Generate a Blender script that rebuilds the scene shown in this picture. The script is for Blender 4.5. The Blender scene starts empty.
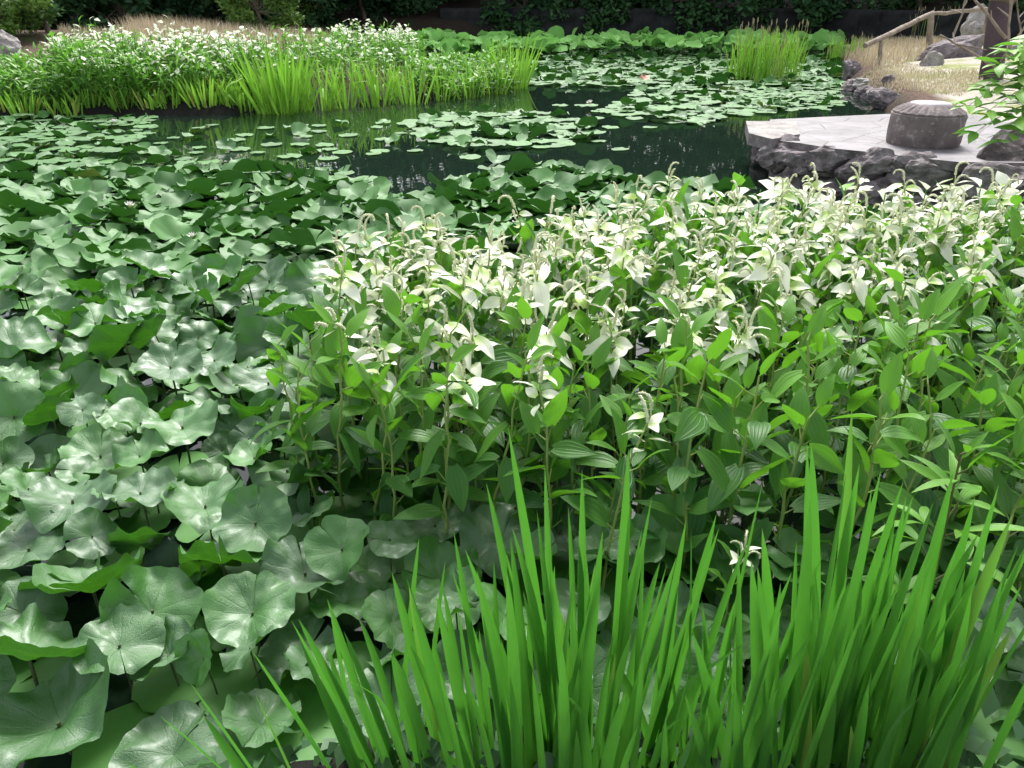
import bpy, math, random
import numpy as np
from mathutils import Vector, noise as mnoise

PI = math.pi
rs = np.random.default_rng(11)
random.seed(11)
S = bpy.context.scene
COL = S.collection

# ------------------------------------------------------------------ camera, light, exposure
CAM_Z, FPX, PITCH = 1.5, 780.0, math.radians(26.8)
cam_d = bpy.data.cameras.new('camera')
cam = bpy.data.objects.new('camera', cam_d)
COL.objects.link(cam)
cam.location = (0, 0, CAM_Z)
cam.rotation_euler = (PI / 2 - PITCH, 0, 0)
cam_d.sensor_width = 36.0
cam_d.lens = FPX / 1024 * 36.0
cam_d.clip_start, cam_d.clip_end = 0.05, 3000
S.camera = cam

SUN_EL, SUN_AZ = math.radians(50), math.radians(6)      # azimuth from +Y towards +X
world = bpy.data.worlds.new('World')
S.world = world
world.use_nodes = True
wn, wl = world.node_tree.nodes, world.node_tree.links
wn.clear()
sky = wn.new('ShaderNodeTexSky')
sky.sky_type = 'NISHITA'
sky.sun_disc = False
sky.sun_elevation, sky.sun_rotation = SUN_EL, SUN_AZ
sky.air_density, sky.dust_density, sky.ozone_density = 1.0, 3.0, 1.0
hs = wn.new('ShaderNodeHueSaturation')
hs.inputs['Saturation'].default_value = 0.36
bg = wn.new('ShaderNodeBackground')
bg.inputs['Strength'].default_value = 0.093
wo = wn.new('ShaderNodeOutputWorld')
wl.new(sky.outputs[0], hs.inputs['Color'])
wl.new(hs.outputs[0], bg.inputs['Color'])
wl.new(bg.outputs[0], wo.inputs['Surface'])

sun_d = bpy.data.lights.new('sun', 'SUN')
sun_d.energy, sun_d.angle, sun_d.color = 1.35, math.radians(22), (1.0, 0.99, 0.97)
sun = bpy.data.objects.new('sun', sun_d)
COL.objects.link(sun)
sd = Vector((math.sin(SUN_AZ) * math.cos(SUN_EL), math.cos(SUN_AZ) * math.cos(SUN_EL), math.sin(SUN_EL)))
sun.rotation_euler = sd.to_track_quat('Z', 'Y').to_euler()
sun.location = sd * 50

S.view_settings.view_transform = 'Standard'
S.view_settings.look = 'None'
S.view_settings.gamma = 1.0
S.view_settings.exposure = 1.9
S.render.engine = 'CYCLES'
S.cycles.use_denoising = True
S.cycles.max_bounces = 6
S.cycles.diffuse_bounces = 3
S.cycles.glossy_bounces = 3
S.cycles.transmission_bounces = 4
S.cycles.sample_clamp_indirect = 6.0

# ------------------------------------------------------------------ projection helpers
def ray(px, py):
    u, v = (px - 512) / FPX, (384 - py) / FPX
    c, s = math.cos(PITCH), math.sin(PITCH)
    return np.array([u, c + v * s, -s + v * c])

def at(px, py, z=0.0):
    d = ray(px, py)
    t = (z - CAM_Z) / d[2]
    return np.array([d[0] * t, d[1] * t, z])

def project(x, y, z):
    c, s = math.cos(PITCH), math.sin(PITCH)
    dz = z - CAM_Z
    dep = y * c - dz * s
    return 512 + FPX * x / dep, 384 - FPX * (y * s + dz * c) / dep, dep

# ------------------------------------------------------------------ mesh building
class MB:
    def __init__(self):
        self.v, self.f, self.m, self.uv, self.t, self.n = [], [], [], [], [], 0
    def add(self, V, F, uv=None, tint=0.5, mat=0):
        V = np.asarray(V, float).reshape(-1, 3)
        k = len(V)
        self.v.append(V)
        self.uv.append(np.zeros((k, 2)) if uv is None else np.asarray(uv, float))
        self.t.append(np.full(k, tint, float) if np.isscalar(tint) else np.asarray(tint, float))
        F = np.asarray(F, int)
        self.f.append(F + self.n)
        self.m.append(np.full(len(F), mat, int))
        self.n += k
    def mesh(self, name, mats, smooth=True):
        V = np.concatenate(self.v); UV = np.concatenate(self.uv); T = np.concatenate(self.t)
        tot = np.concatenate([np.full(len(f), f.shape[1], int) for f in self.f])
        idx = np.concatenate([f.ravel() for f in self.f])
        me = bpy.data.meshes.new(name)
        me.vertices.add(len(V)); me.vertices.foreach_set('co', V.ravel())
        me.loops.add(len(idx)); me.loops.foreach_set('vertex_index', idx)
        me.polygons.add(len(tot))
        me.polygons.foreach_set('loop_start', np.concatenate([[0], np.cumsum(tot)[:-1]]))
        me.polygons.foreach_set('loop_total', tot)
        me.polygons.foreach_set('material_index', np.concatenate(self.m))
        me.polygons.foreach_set('use_smooth', np.full(len(tot), smooth))
        ul = me.uv_layers.new(name='UVMap')
        ul.data.foreach_set('uv', UV[idx].ravel())
        at_ = me.attributes.new('tint', 'FLOAT', 'POINT')
        at_.data.foreach_set('value', T)
        for m in (mats if isinstance(mats, (list, tuple)) else [mats]):
            me.materials.append(m)
        me.update(calc_edges=True)
        me.validate()
        return me
    def build(self, name, mats, parent=None, smooth=True):
        o = bpy.data.objects.new(name, self.mesh(name, mats, smooth))
        COL.objects.link(o)
        if parent: o.parent = parent
        return o

def link(name, me, parent=None):
    o = bpy.data.objects.new(name, me)
    COL.objects.link(o)
    if parent: o.parent = parent
    return o

def tag(o, label=None, cat=None, group=None, kind=None):
    if label: o['label'] = label
    if cat: o['category'] = cat
    if group: o['group'] = group
    if kind: o['kind'] = kind
    return o

def empty(name, loc):
    o = bpy.data.objects.new(name, None)
    COL.objects.link(o)
    o.location = [float(a) for a in loc]
    o.empty_display_size = 0.05
    return o

def kids(o):
    if o.name not in KIDS: KIDS[o.name] = list(o.children)
    return KIDS[o.name]
KIDS = {}          # looking an object's children up walks the whole scene, so remember them

def copy_tree(o):
    c = o.copy(); COL.objects.link(c)
    for ch in kids(o):
        d = ch.copy(); COL.objects.link(d); d.parent = c
        for g in kids(ch):
            e = g.copy(); COL.objects.link(e); e.parent = d
    return c

def gfaces(nr, nc, wrap=False):
    """faces of a grid with nr rows and nc columns of vertices (row major)"""
    r = np.arange(nr - 1)[:, None]
    c = np.arange(nc if wrap else nc - 1)[None, :]
    c2 = (c + 1) % nc
    return np.stack([r * nc + c, r * nc + c2, (r + 1) * nc + c2, (r + 1) * nc + c], -1).reshape(-1, 4)

def rotz(a):
    c, s = math.cos(a), math.sin(a)
    return np.array([[c, -s, 0], [s, c, 0], [0, 0, 1]])
def rotx(a):
    c, s = math.cos(a), math.sin(a)
    return np.array([[1, 0, 0], [0, c, -s], [0, s, c]])
def roty(a):
    c, s = math.cos(a), math.sin(a)
    return np.array([[c, 0, s], [0, 1, 0], [-s, 0, c]])

def tube(mb, P, R, ns=6, tint=0.5, mat=0, bump=0.0):
    P = np.asarray(P, float); n = len(P)
    R = np.broadcast_to(np.asarray(R, float), (n,))
    T = np.gradient(P, axis=0)
    T /= np.linalg.norm(T, axis=1)[:, None] + 1e-9
    ref = np.array([0.31, 0.87, 0.4]) if abs(T[0] @ np.array([0.31, .87, .4])) < .9 else np.array([1., 0, 0])
    A = np.cross(T, ref); A /= np.linalg.norm(A, axis=1)[:, None] + 1e-9
    B = np.cross(T, A)
    a = np.arange(ns) * 2 * PI / ns
    rr = R[:, None] * (1 + bump * rs.uniform(-1, 1, (n, ns)))
    V = P[:, None] + rr[..., None] * (np.cos(a)[None, :, None] * A[:, None] + np.sin(a)[None, :, None] * B[:, None])
    V = V.reshape(-1, 3)
    uv = np.stack(np.meshgrid(a / (2 * PI), np.linspace(0, 1, n)), -1).reshape(-1, 2)
    mb.add(V, gfaces(n, ns, True), uv, tint, mat)
    for ring in (0, n - 1):
        idx = np.arange(ns)[None] if ring else np.arange(ns)[None, ::-1]
        mb.add(V[ring * ns:(ring + 1) * ns], idx, None, tint, mat)

# ------------------------------------------------------------------ materials
def nodes(name):
    m = bpy.data.materials.new(name)
    m.use_nodes = True
    nt = m.node_tree
    nt.nodes.clear()
    out = nt.nodes.new('ShaderNodeOutputMaterial')
    return m, nt, out

def N(nt, typ, **kw):
    n = nt.nodes.new(typ)
    for k, v in kw.items():
        if k in n.inputs: n.inputs[k].default_value = v
        else: setattr(n, k, v)
    return n

def mixc(nt, fac, a, b, blend='MIX'):
    n = nt.nodes.new('ShaderNodeMix'); n.data_type = 'RGBA'; n.blend_type = blend
    for s, v in ((n.inputs[0], fac), (n.inputs[6], a), (n.inputs[7], b)):
        if hasattr(v, 'is_linked'): nt.links.new(v, s)
        elif isinstance(v, (tuple, list)): s.default_value = (*v[:3], 1)
        else: s.default_value = v
    return n.outputs[2]

def math_(nt, op, a, b=0.0, c=None, clamp=False):
    n = nt.nodes.new('ShaderNodeMath'); n.operation = op; n.use_clamp = clamp
    for s, v in zip(n.inputs, (a, b, c)):
        if v is None: continue
        if hasattr(v, 'is_linked'): nt.links.new(v, s)
        else: s.default_value = v
    return n.outputs[0]

def noise_(nt, scale, coord=None, detail=3.0, rough=0.55):
    n = N(nt, 'ShaderNodeTexNoise', Scale=scale, Detail=detail, Roughness=rough)
    if coord is not None: nt.links.new(coord, n.inputs['Vector'])
    return n.outputs['Fac']

def ramp_(nt, fac, lo, hi):
    n = N(nt, 'ShaderNodeMapRange')
    n.inputs[1].default_value, n.inputs[2].default_value = lo, hi
    nt.links.new(fac, n.inputs[0])
    return n.outputs[0]

def leaf_material(name, dark, light, under, rough=0.4, spec=0.5, transl=0.3, veins=None, rnd=0.25, tcol=None, sheen=0.0,
                  yellow=None, bump=0.3, spots=0.0, coat=0.0, edge=False, tip=False):
    """two sided leaf: DARK..LIGHT by the tint attribute and noise on top, UNDER below, light let through"""
    m, nt, out = nodes(name)
    L = nt.links.new
    tc = N(nt, 'ShaderNodeTexCoord'); geo = N(nt, 'ShaderNodeNewGeometry')
    ti = N(nt, 'ShaderNodeAttribute', attribute_name='tint')
    oi = N(nt, 'ShaderNodeObjectInfo')
    n1 = noise_(nt, 9.0, tc.outputs['Object'])
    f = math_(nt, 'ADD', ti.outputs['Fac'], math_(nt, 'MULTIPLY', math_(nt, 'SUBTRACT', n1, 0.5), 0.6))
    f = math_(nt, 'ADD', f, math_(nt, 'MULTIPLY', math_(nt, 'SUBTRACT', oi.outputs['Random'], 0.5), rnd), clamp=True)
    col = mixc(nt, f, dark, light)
    if yellow:
        col = mixc(nt, ramp_(nt, ti.outputs['Fac'], 1.05, 1.5), col, yellow)
    h = None
    if veins:
        sep = N(nt, 'ShaderNodeSeparateXYZ'); L(tc.outputs['UV'], sep.inputs[0])
        u, v = sep.outputs[0], sep.outputs[1]
        if veins[0] == 'radial':
            wob = noise_(nt, 5.0, tc.outputs['UV'])
            uu = math_(nt, 'ADD', u, math_(nt, 'MULTIPLY', math_(nt, 'SUBTRACT', wob, .5), .035))
            a = math_(nt, 'ABSOLUTE', math_(nt, 'SINE', math_(nt, 'MULTIPLY', uu, veins[1] * PI)))
            line = math_(nt, 'POWER', math_(nt, 'SUBTRACT', 1.0, a), 7.0)
            a2 = math_(nt, 'ABSOLUTE', math_(nt, 'SINE', math_(nt, 'MULTIPLY', uu, veins[1] * 2 * PI)))
            l2 = math_(nt, 'MULTIPLY', math_(nt, 'POWER', math_(nt, 'SUBTRACT', 1.0, a2), 4.0), ramp_(nt, v, .45, .7))
            line = math_(nt, 'MAXIMUM', line, l2)
            line = math_(nt, 'MULTIPLY', line, ramp_(nt, v, 1.0, 0.75))
        else:      # veins that run from base to tip: |u| is the distance from the midrib, 0..1
            a = math_(nt, 'ABSOLUTE', math_(nt, 'SINE', math_(nt, 'MULTIPLY', math_(nt, 'SUBTRACT', u, .5), veins[1] * PI)))
            line = math_(nt, 'POWER', math_(nt, 'SUBTRACT', 1.0, a), 3.0)
        col = mixc(nt, math_(nt, 'MULTIPLY', line, veins[2]), col, veins[3])
        h = math_(nt, 'ADD', math_(nt, 'MULTIPLY', line, veins[4]), math_(nt, 'MULTIPLY', noise_(nt, 26.0, tc.outputs['UV'] if veins[0] != 'radial' else tc.outputs['Object'], 4.0, .7), 0.9 if veins[0] == 'radial' else .3))
    if spots:
        sp = ramp_(nt, noise_(nt, 7.0, tc.outputs['Object'], 6.0, .75), .63, .70)
        col = mixc(nt, math_(nt, 'MULTIPLY', sp, spots), col, (.10, .085, .03))
    if edge:      # browned, nibbled rim
        sp2 = N(nt, 'ShaderNodeSeparateXYZ'); L(tc.outputs['UV'], sp2.inputs[0])
        e = math_(nt, 'ADD', sp2.outputs[1], math_(nt, 'MULTIPLY', math_(nt, 'SUBTRACT', noise_(nt, 3.5, tc.outputs['Object'], 5.0, .7), .5), .22))
        col = mixc(nt, math_(nt, 'MULTIPLY', ramp_(nt, e, .99, 1.05), .7), col, (.16, .15, .04))
    if tip:       # dry brown ends
        sp3 = N(nt, 'ShaderNodeSeparateXYZ'); L(tc.outputs['UV'], sp3.inputs[0])
        e = math_(nt, 'ADD', sp3.outputs[1], math_(nt, 'MULTIPLY', math_(nt, 'SUBTRACT', noise_(nt, 11.0, tc.outputs['Object'], 4.0, .7), .5), .35))
        col = mixc(nt, ramp_(nt, e, .97, 1.04), col, (.22, .17, .07))
    ucol = mixc(nt, math_(nt, 'MULTIPLY', f, .5), under, light)
    c2 = mixc(nt, geo.outputs['Backfacing'], col, ucol)
    p = N(nt, 'ShaderNodeBsdfPrincipled', Roughness=rough)
    p.inputs['Specular IOR Level'].default_value = spec
    if sheen:
        p.inputs['Sheen Weight'].default_value = sheen
        p.inputs['Sheen Roughness'].default_value = 0.5
    if coat:
        p.inputs['Coat Weight'].default_value = coat
        p.inputs['Coat Roughness'].default_value = .28
    L(c2, p.inputs['Base Color'])
    rr = math_(nt, 'ADD', rough, math_(nt, 'MULTIPLY', math_(nt, 'SUBTRACT', noise_(nt, 16.0, tc.outputs['Object']), .5), .3))
    rr = math_(nt, 'ADD', rr, math_(nt, 'MULTIPLY', geo.outputs['Backfacing'], .2))
    L(rr, p.inputs['Roughness'])
    if h is not None:
        b = N(nt, 'ShaderNodeBump', Strength=bump, Distance=0.004)
        L(h, b.inputs['Height']); L(b.outputs[0], p.inputs['Normal'])
    t = N(nt, 'ShaderNodeBsdfTranslucent')
    if tcol: t.inputs['Color'].default_value = (*tcol, 1)
    else: L(ucol, t.inputs['Color'])
    mx = N(nt, 'ShaderNodeMixShader'); mx.inputs[0].default_value = transl
    L(p.outputs[0], mx.inputs[1]); L(t.outputs[0], mx.inputs[2]); L(mx.outputs[0], out.inputs['Surface'])
    return m

M_PAD = leaf_material('lily_leaf', (.003, .016, .008), (.017, .040, .028), (.045, .19, .010), rough=.33, spec=1.0, transl=.15, coat=.3, rnd=.8, edge=True,
                      veins=('radial', 11, .26, (.035, .09, .03), .4), tcol=(.10, .38, .015), yellow=(.30, .28, .05), bump=.6, spots=.4)
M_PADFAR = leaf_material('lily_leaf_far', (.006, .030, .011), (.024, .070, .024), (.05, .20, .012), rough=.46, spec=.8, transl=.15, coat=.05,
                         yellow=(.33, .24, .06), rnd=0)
M_LOTUS = leaf_material('lotus_leaf', (.12, .32, .07), (.26, .52, .15), (.18, .42, .09), rough=.6, spec=.3, transl=.3, rnd=.7)
M_IRIS = leaf_material('iris_leaf', (.022, .10, .018), (.10, .285, .04), (.07, .24, .03), rough=.42, spec=.45, transl=.33,
                       veins=('long', 9, .38, (.17, .44, .06), 1.0), tcol=(.12, .43, .035), yellow=(.42, .36, .09), bump=.45, tip=True)
M_IRISFAR = leaf_material('bank_iris_leaf', (.09, .25, .025), (.30, .50, .07), (.18, .40, .04), rough=.5, spec=.4, transl=.35,
                          tcol=(.22, .50, .04), yellow=(.50, .42, .12), rnd=.3)
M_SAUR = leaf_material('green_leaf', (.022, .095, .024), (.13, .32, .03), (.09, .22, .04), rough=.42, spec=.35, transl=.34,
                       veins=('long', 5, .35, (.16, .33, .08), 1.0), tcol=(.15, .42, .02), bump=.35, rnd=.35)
M_FAR = leaf_material('far_green_leaf', (.06, .19, .025), (.22, .44, .06), (.15, .34, .05), rough=.5, spec=.35, transl=.3, tcol=(.18, .46, .04), rnd=0)
M_TREE = leaf_material('tree_leaf', (.018, .065, .026), (.085, .19, .065), (.04, .11, .04), rough=.5, spec=.3, transl=.32, rnd=.3, tcol=(.07, .17, .05))
M_SHRUB = leaf_material('shrub_leaf', (.05, .14, .025), (.22, .36, .06), (.13, .26, .05), rough=.5, spec=.35, transl=.25, rnd=.3)
M_DRY = leaf_material('dry_grass', (.52, .43, .30), (.80, .72, .54), (.4, .3, .18), rough=.8, spec=.1, transl=.2, rnd=0, yellow=(.16, .26, .06))

def white_material():
    m, nt, out = nodes('white_leaf'); L = nt.links.new
    tc = N(nt, 'ShaderNodeTexCoord'); sep = N(nt, 'ShaderNodeSeparateXYZ'); L(tc.outputs['UV'], sep.inputs[0])
    ti = N(nt, 'ShaderNodeAttribute', attribute_name='tint')
    n1 = noise_(nt, 14.0, tc.outputs['Object'])
    g = math_(nt, 'ADD', sep.outputs[1], math_(nt, 'MULTIPLY', math_(nt, 'SUBTRACT', n1, .5), .5))
    g = math_(nt, 'ADD', g, ti.outputs['Fac'])
    f = ramp_(nt, g, 0.15, 0.6)
    col = mixc(nt, f, (.38, .54, .14), (.88, .88, .73))
    a = math_(nt, 'ABSOLUTE', math_(nt, 'SINE', math_(nt, 'MULTIPLY', math_(nt, 'SUBTRACT', sep.outputs[0], .5), 5 * PI)))
    line = math_(nt, 'POWER', math_(nt, 'SUBTRACT', 1.0, a), 4.0)
    col = mixc(nt, math_(nt, 'MULTIPLY', line, .3), col, (.55, .66, .35))
    p = N(nt, 'ShaderNodeBsdfPrincipled', Roughness=.5); L(col, p.inputs['Base Color'])
    p.inputs['Specular IOR Level'].default_value = .35
    b = N(nt, 'ShaderNodeBump', Strength=.25, Distance=.003); L(line, b.inputs['Height']); L(b.outputs[0], p.inputs['Normal'])
    t = N(nt, 'ShaderNodeBsdfTranslucent'); L(col, t.inputs['Color'])
    mx = N(nt, 'ShaderNodeMixShader'); mx.inputs[0].default_value = .3
    L(p.outputs[0], mx.inputs[1]); L(t.outputs[0], mx.inputs[2]); L(mx.outputs[0], out.inputs['Surface'])
    return m
M_WHITE = white_material()

def solid(name, c1, c2, scale=8.0, rough=.8, bump=.4, bscale=None, c3=None, spec=.3, dist=.02, rnd=.25):
    m, nt, out = nodes(name); L = nt.links.new
    tc = N(nt, 'ShaderNodeTexCoord'); oi = N(nt, 'ShaderNodeObjectInfo')
    n1 = noise_(nt, scale, tc.outputs['Object'], 6.0, .65)
    f = math_(nt, 'ADD', ramp_(nt, n1, .32, .68), math_(nt, 'MULTIPLY', math_(nt, 'SUBTRACT', oi.outputs['Random'], .5), rnd), clamp=True)
    col = mixc(nt, f, c1, c2)
    if c3:
        n3 = noise_(nt, scale * 2.7, tc.outputs['Object'], 5.0, .7)
        col = mixc(nt, ramp_(nt, n3, .55, .68), col, c3)
    p = N(nt, 'ShaderNodeBsdfPrincipled', Roughness=rough); p.inputs['Specular IOR Level'].default_value = spec
    L(col, p.inputs['Base Color'])
    nb = noise_(nt, bscale or scale * 3, tc.outputs['Object'], 8.0, .7)
    b = N(nt, 'ShaderNodeBump', Strength=bump, Distance=dist); L(nb, b.inputs['Height']); L(b.outputs[0], p.inputs['Normal'])
    L(p.outputs[0], out.inputs['Surface'])
    return m

M_ROCK = solid('rock', (.085, .068, .070), (.30, .255, .26), 7.0, .85, .9, 16, c3=(.30, .28, .26))
M_PALEROCK = solid('pale_rock', (.20, .18, .17), (.40, .37, .34), 6.0, .85, .8, 10, c3=(.12, .11, .10))
M_PAVE = solid('paving_stone', (.30, .27, .28), (.50, .47, .47), 4.0, .62, .35, 16, c3=(.22, .20, .20), spec=.4, dist=.01)
M_STUMP = solid('carved_stone', (.12, .095, .095), (.22, .18, .175), 6.0, .85, .5, 26, c3=(.33, .30, .28), dist=.01)
M_BARK = solid('bark', (.05, .038, .03), (.17, .13, .10), 4.0, .9, .9, 14)
M_POST = solid('dark_post', (.045, .028, .034), (.095, .066, .075), 3.0, .8, .6, 12)
M_LOG = solid('weathered_log', (.15, .115, .085), (.36, .30, .24), 6.0, .85, .7, 22)
M_STEM = solid('green_stem', (.20, .30, .06), (.30, .36, .12), 9.0, .5, .1)
M_LOWSTEM = solid('leaf_stalk', (.04, .07, .025), (.10, .12, .05), 9.0, .6, .1)
M_WEEDSTEM = solid('purple_stem', (.09, .06, .04), (.14, .15, .05), 9.0, .6, .1)
M_SPIKE = solid('flower_spike', (.58, .60, .33), (.82, .80, .62), 60.0, .7, .3)
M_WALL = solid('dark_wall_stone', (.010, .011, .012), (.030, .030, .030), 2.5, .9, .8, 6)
M_HEAD = solid('seed_head', (.25, .20, .11), (.42, .36, .22), 20.0, .85, .3)
M_PETAL = solid('petal', (.72, .70, .66), (.85, .83, .78), 10.0, .5, .1)
M_YELLOW = solid('flower_heart', (.75, .5, .06), (.8, .6, .1), 10.0, .6, .1)
M_RED = solid('red_leaf', (.35, .03, .015), (.55, .07, .02), 20.0, .5, .1)

def water_material():
    m, nt, out = nodes('pond_water'); L = nt.links.new
    tc = N(nt, 'ShaderNodeTexCoord')
    mp = N(nt, 'ShaderNodeMapping'); mp.inputs['Scale'].default_value = (1.0, 0.55, 1.0); L(tc.outputs['Object'], mp.inputs[0])
    n1 = noise_(nt, 2.2, mp.outputs[0], 3.0)
    b = N(nt, 'ShaderNodeBump', Strength=.05, Distance=.05); L(n1, b.inputs['Height'])
    p = N(nt, 'ShaderNodeBsdfPrincipled', Roughness=.025, IOR=1.333)
    p.inputs['Base Color'].default_value = (.009, .018, .012, 1)
    L(b.outputs[0], p.inputs['Normal']); L(p.outputs[0], out.inputs['Surface'])
    return m
M_WATER = water_material()

def ground_material():
    m, nt, out = nodes('ground_soil'); L = nt.links.new
    tc = N(nt, 'ShaderNodeTexCoord')
    ti = N(nt, 'ShaderNodeAttribute', attribute_name='tint')     # 0 dark mud, 0.5 leaf litter, 1 pale dry bank
    n1 = noise_(nt, 1.4, tc.outputs['Object'], 6.0); n2 = noise_(nt, 22.0, tc.outputs['Object'], 5.0, .7)
    litter = mixc(nt, ramp_(nt, n2, .35, .65), (.045, .028, .02), (.16, .10, .07))
    litter = mixc(nt, ramp_(nt, n1, .55, .7), litter, (.07, .11, .03))
    pale = mixc(nt, ramp_(nt, n2, .3, .7), (.30, .26, .21), (.52, .48, .42))
    pale = mixc(nt, ramp_(nt, noise_(nt, 1.9, tc.outputs['Object'], 5.0), .46, .62), pale, (.24, .27, .09))
    col = mixc(nt, ramp_(nt, ti.outputs['Fac'], .0, .4), (.011, .010, .008), litter)
    col = mixc(nt, ramp_(nt, ti.outputs['Fac'], .6, .9), col, pale)
    p = N(nt, 'ShaderNodeBsdfPrincipled', Roughness=.9); p.inputs['Specular IOR Level'].default_value = .2
    L(col, p.inputs['Base Color'])
    b = N(nt, 'ShaderNodeBump', Strength=.8, Distance=.03); L(n2, b.inputs['Height']); L(b.outputs[0], p.inputs['Normal'])
    L(p.outputs[0], out.inputs['Surface'])
    return m
M_GROUND = ground_material()

# ------------------------------------------------------------------ land and water
LEFT = np.array([(-60, 10.0), (-6.6, 10.7), (-4, 11.0), (-3.1, 11.5), (-1.9, 12.1), (-1.2, 12.7), (-.6, 13.6), (.0, 14.6), (.2, 15.2), (-.5, 16.2),
                 (-1.6, 18.5), (-2.6, 20), (-4, 23), (-6, 26.2), (-60, 27)])
RIGHT = np.array([(7.8, 22), (7.5, 19.5), (6.7, 16.8), (6.0, 14.8), (5.5, 12.8), (5.2, 11.5), (4.9, 10.3), (4.3, 9.2), (4.2, 8.6), (4.35, 6.8), (4.6, 5.4),
                  (6, 4.2), (9, 2.5), (60, 0), (60, 22)])
FARL = np.array([(-80, 26), (9, 26), (12, 21.5), (80, 20), (80, 400), (-80, 400)])
NEAR = np.array([(-60, .35), (-1.2, .9), (-.75, 1.08), (-.45, 1.18), (-.2, 1.32), (.0, 1.30), (.6, 1.24), (.75, 1.18), (2.4, 1.15), (4.6, 1.3), (60, 2), (60, -60), (-60, -60)])

def sdist(P, poly):
    """signed distance, positive inside"""
    A, B = poly, np.roll(poly, -1, 0)
    d = np.full(len(P), 1e9); ins = np.zeros(len(P), bool)
    for a, b in zip(A, B):
        e = b - a
        t = np.clip(((P - a) @ e) / (e @ e), 0, 1)
        d = np.minimum(d, np.linalg.norm(P - a - t[:, None] * e, axis=1))
        c = (a[1] > P[:, 1]) != (b[1] > P[:, 1])
        with np.errstate(divide='ignore', invalid='ignore'):
            ins ^= c & (P[:, 0] < (b[0] - a[0]) * (P[:, 1] - a[1]) / (b[1] - a[1]) + a[0])
    return np.where(ins, d, -d)

def inside(P, poly): return sdist(np.asarray(P, float), np.asarray(poly, float)) > 0

def terrain(P):
    P = np.asarray(P, float).reshape(-1, 2)
    z = np.full(len(P), -.7); t = np.zeros(len(P))
    def land(poly, edge, slope, top, tint):
        nonlocal z, t
        s = sdist(P, poly)
        h = np.where(s > 0, np.minimum(edge * np.clip(s / .3, 0, 1) ** .6 + slope * s, top), np.maximum(-.7, s * 1.8))
        sel = h > z
        z = np.where(sel, h, z); t = np.where(sel & (s > -.1), tint, t)
    land(LEFT, .10, .085, 1.05, .5)
    sl = sdist(P, LEFT); t = np.where((sl > -1) & (z > -.5), t * np.clip((sl - .5) / .8, 0, 1), t)
    land(RIGHT, .24, .075, .75, 1.0)
    sr = sdist(P, RIGHT); t = np.where((sr > -1) & (z > -.5) & (t > .9), .15 + .85 * np.clip((sr - .15) / .5, 0, 1), t)
    land(FARL, .55, .30, 5.0, .08)
    land(NEAR, .05, .12, .5, .0)
    return z, t

def ground_z(x, y): return float(terrain([(x, y)])[0][0])

def on_ground(px, py):
    d = ray(px, py)
    p = np.array([0, 0, CAM_Z]) + d * np.arange(1.0, 40, .03)[:, None]
    z = np.maximum(terrain(p[:, :2])[0], 0)
    i = int(np.argmax(p[:, 2] <= z)) if (p[:, 2] <= z).any() else len(p) - 1
    return np.array([p[i, 0], p[i, 1], z[i]])

def axis(lo, hi, step, far):
    a = list(np.arange(lo, hi + 1e-6, step)); s = step
    b, x = [], lo
    while x > -far: s *= 1.5; x -= s; b.append(x)
    c, x, s = [], hi, step
    while x < far: s *= 1.5; x += s; c.append(x)
    return np.array(b[::-1] + a + c)

X, Y = axis(-14, 16, .2, 900), axis(-2, 34, .2, 900)
G = np.stack(np.meshgrid(X, Y), -1).reshape(-1, 2)
Z, T = terrain(G)
ng = np.array([mnoise.noise((x * .9, y * .9, 0)) for x, y in G]) * .05
Z = Z + np.where(Z > .02, ng, 0)
mb = MB(); mb.add(np.column_stack([G, Z]), gfaces(len(Y), len(X)), G * .1, T)
tag(mb.build('ground', M_GROUND), 'bare soil, leaf litter and pale gravel banks around the pond', 'ground', kind='structure')
mb = MB(); mb.add([(-59, -3, 0), (59, -3, 0), (59, 40, 0), (-59, 40, 0)], [[0, 1, 2, 3]])
tag(mb.build('pond_water', M_WATER), 'dark still pond water mirroring the trees and the iris bank', 'water', kind='structure')

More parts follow.
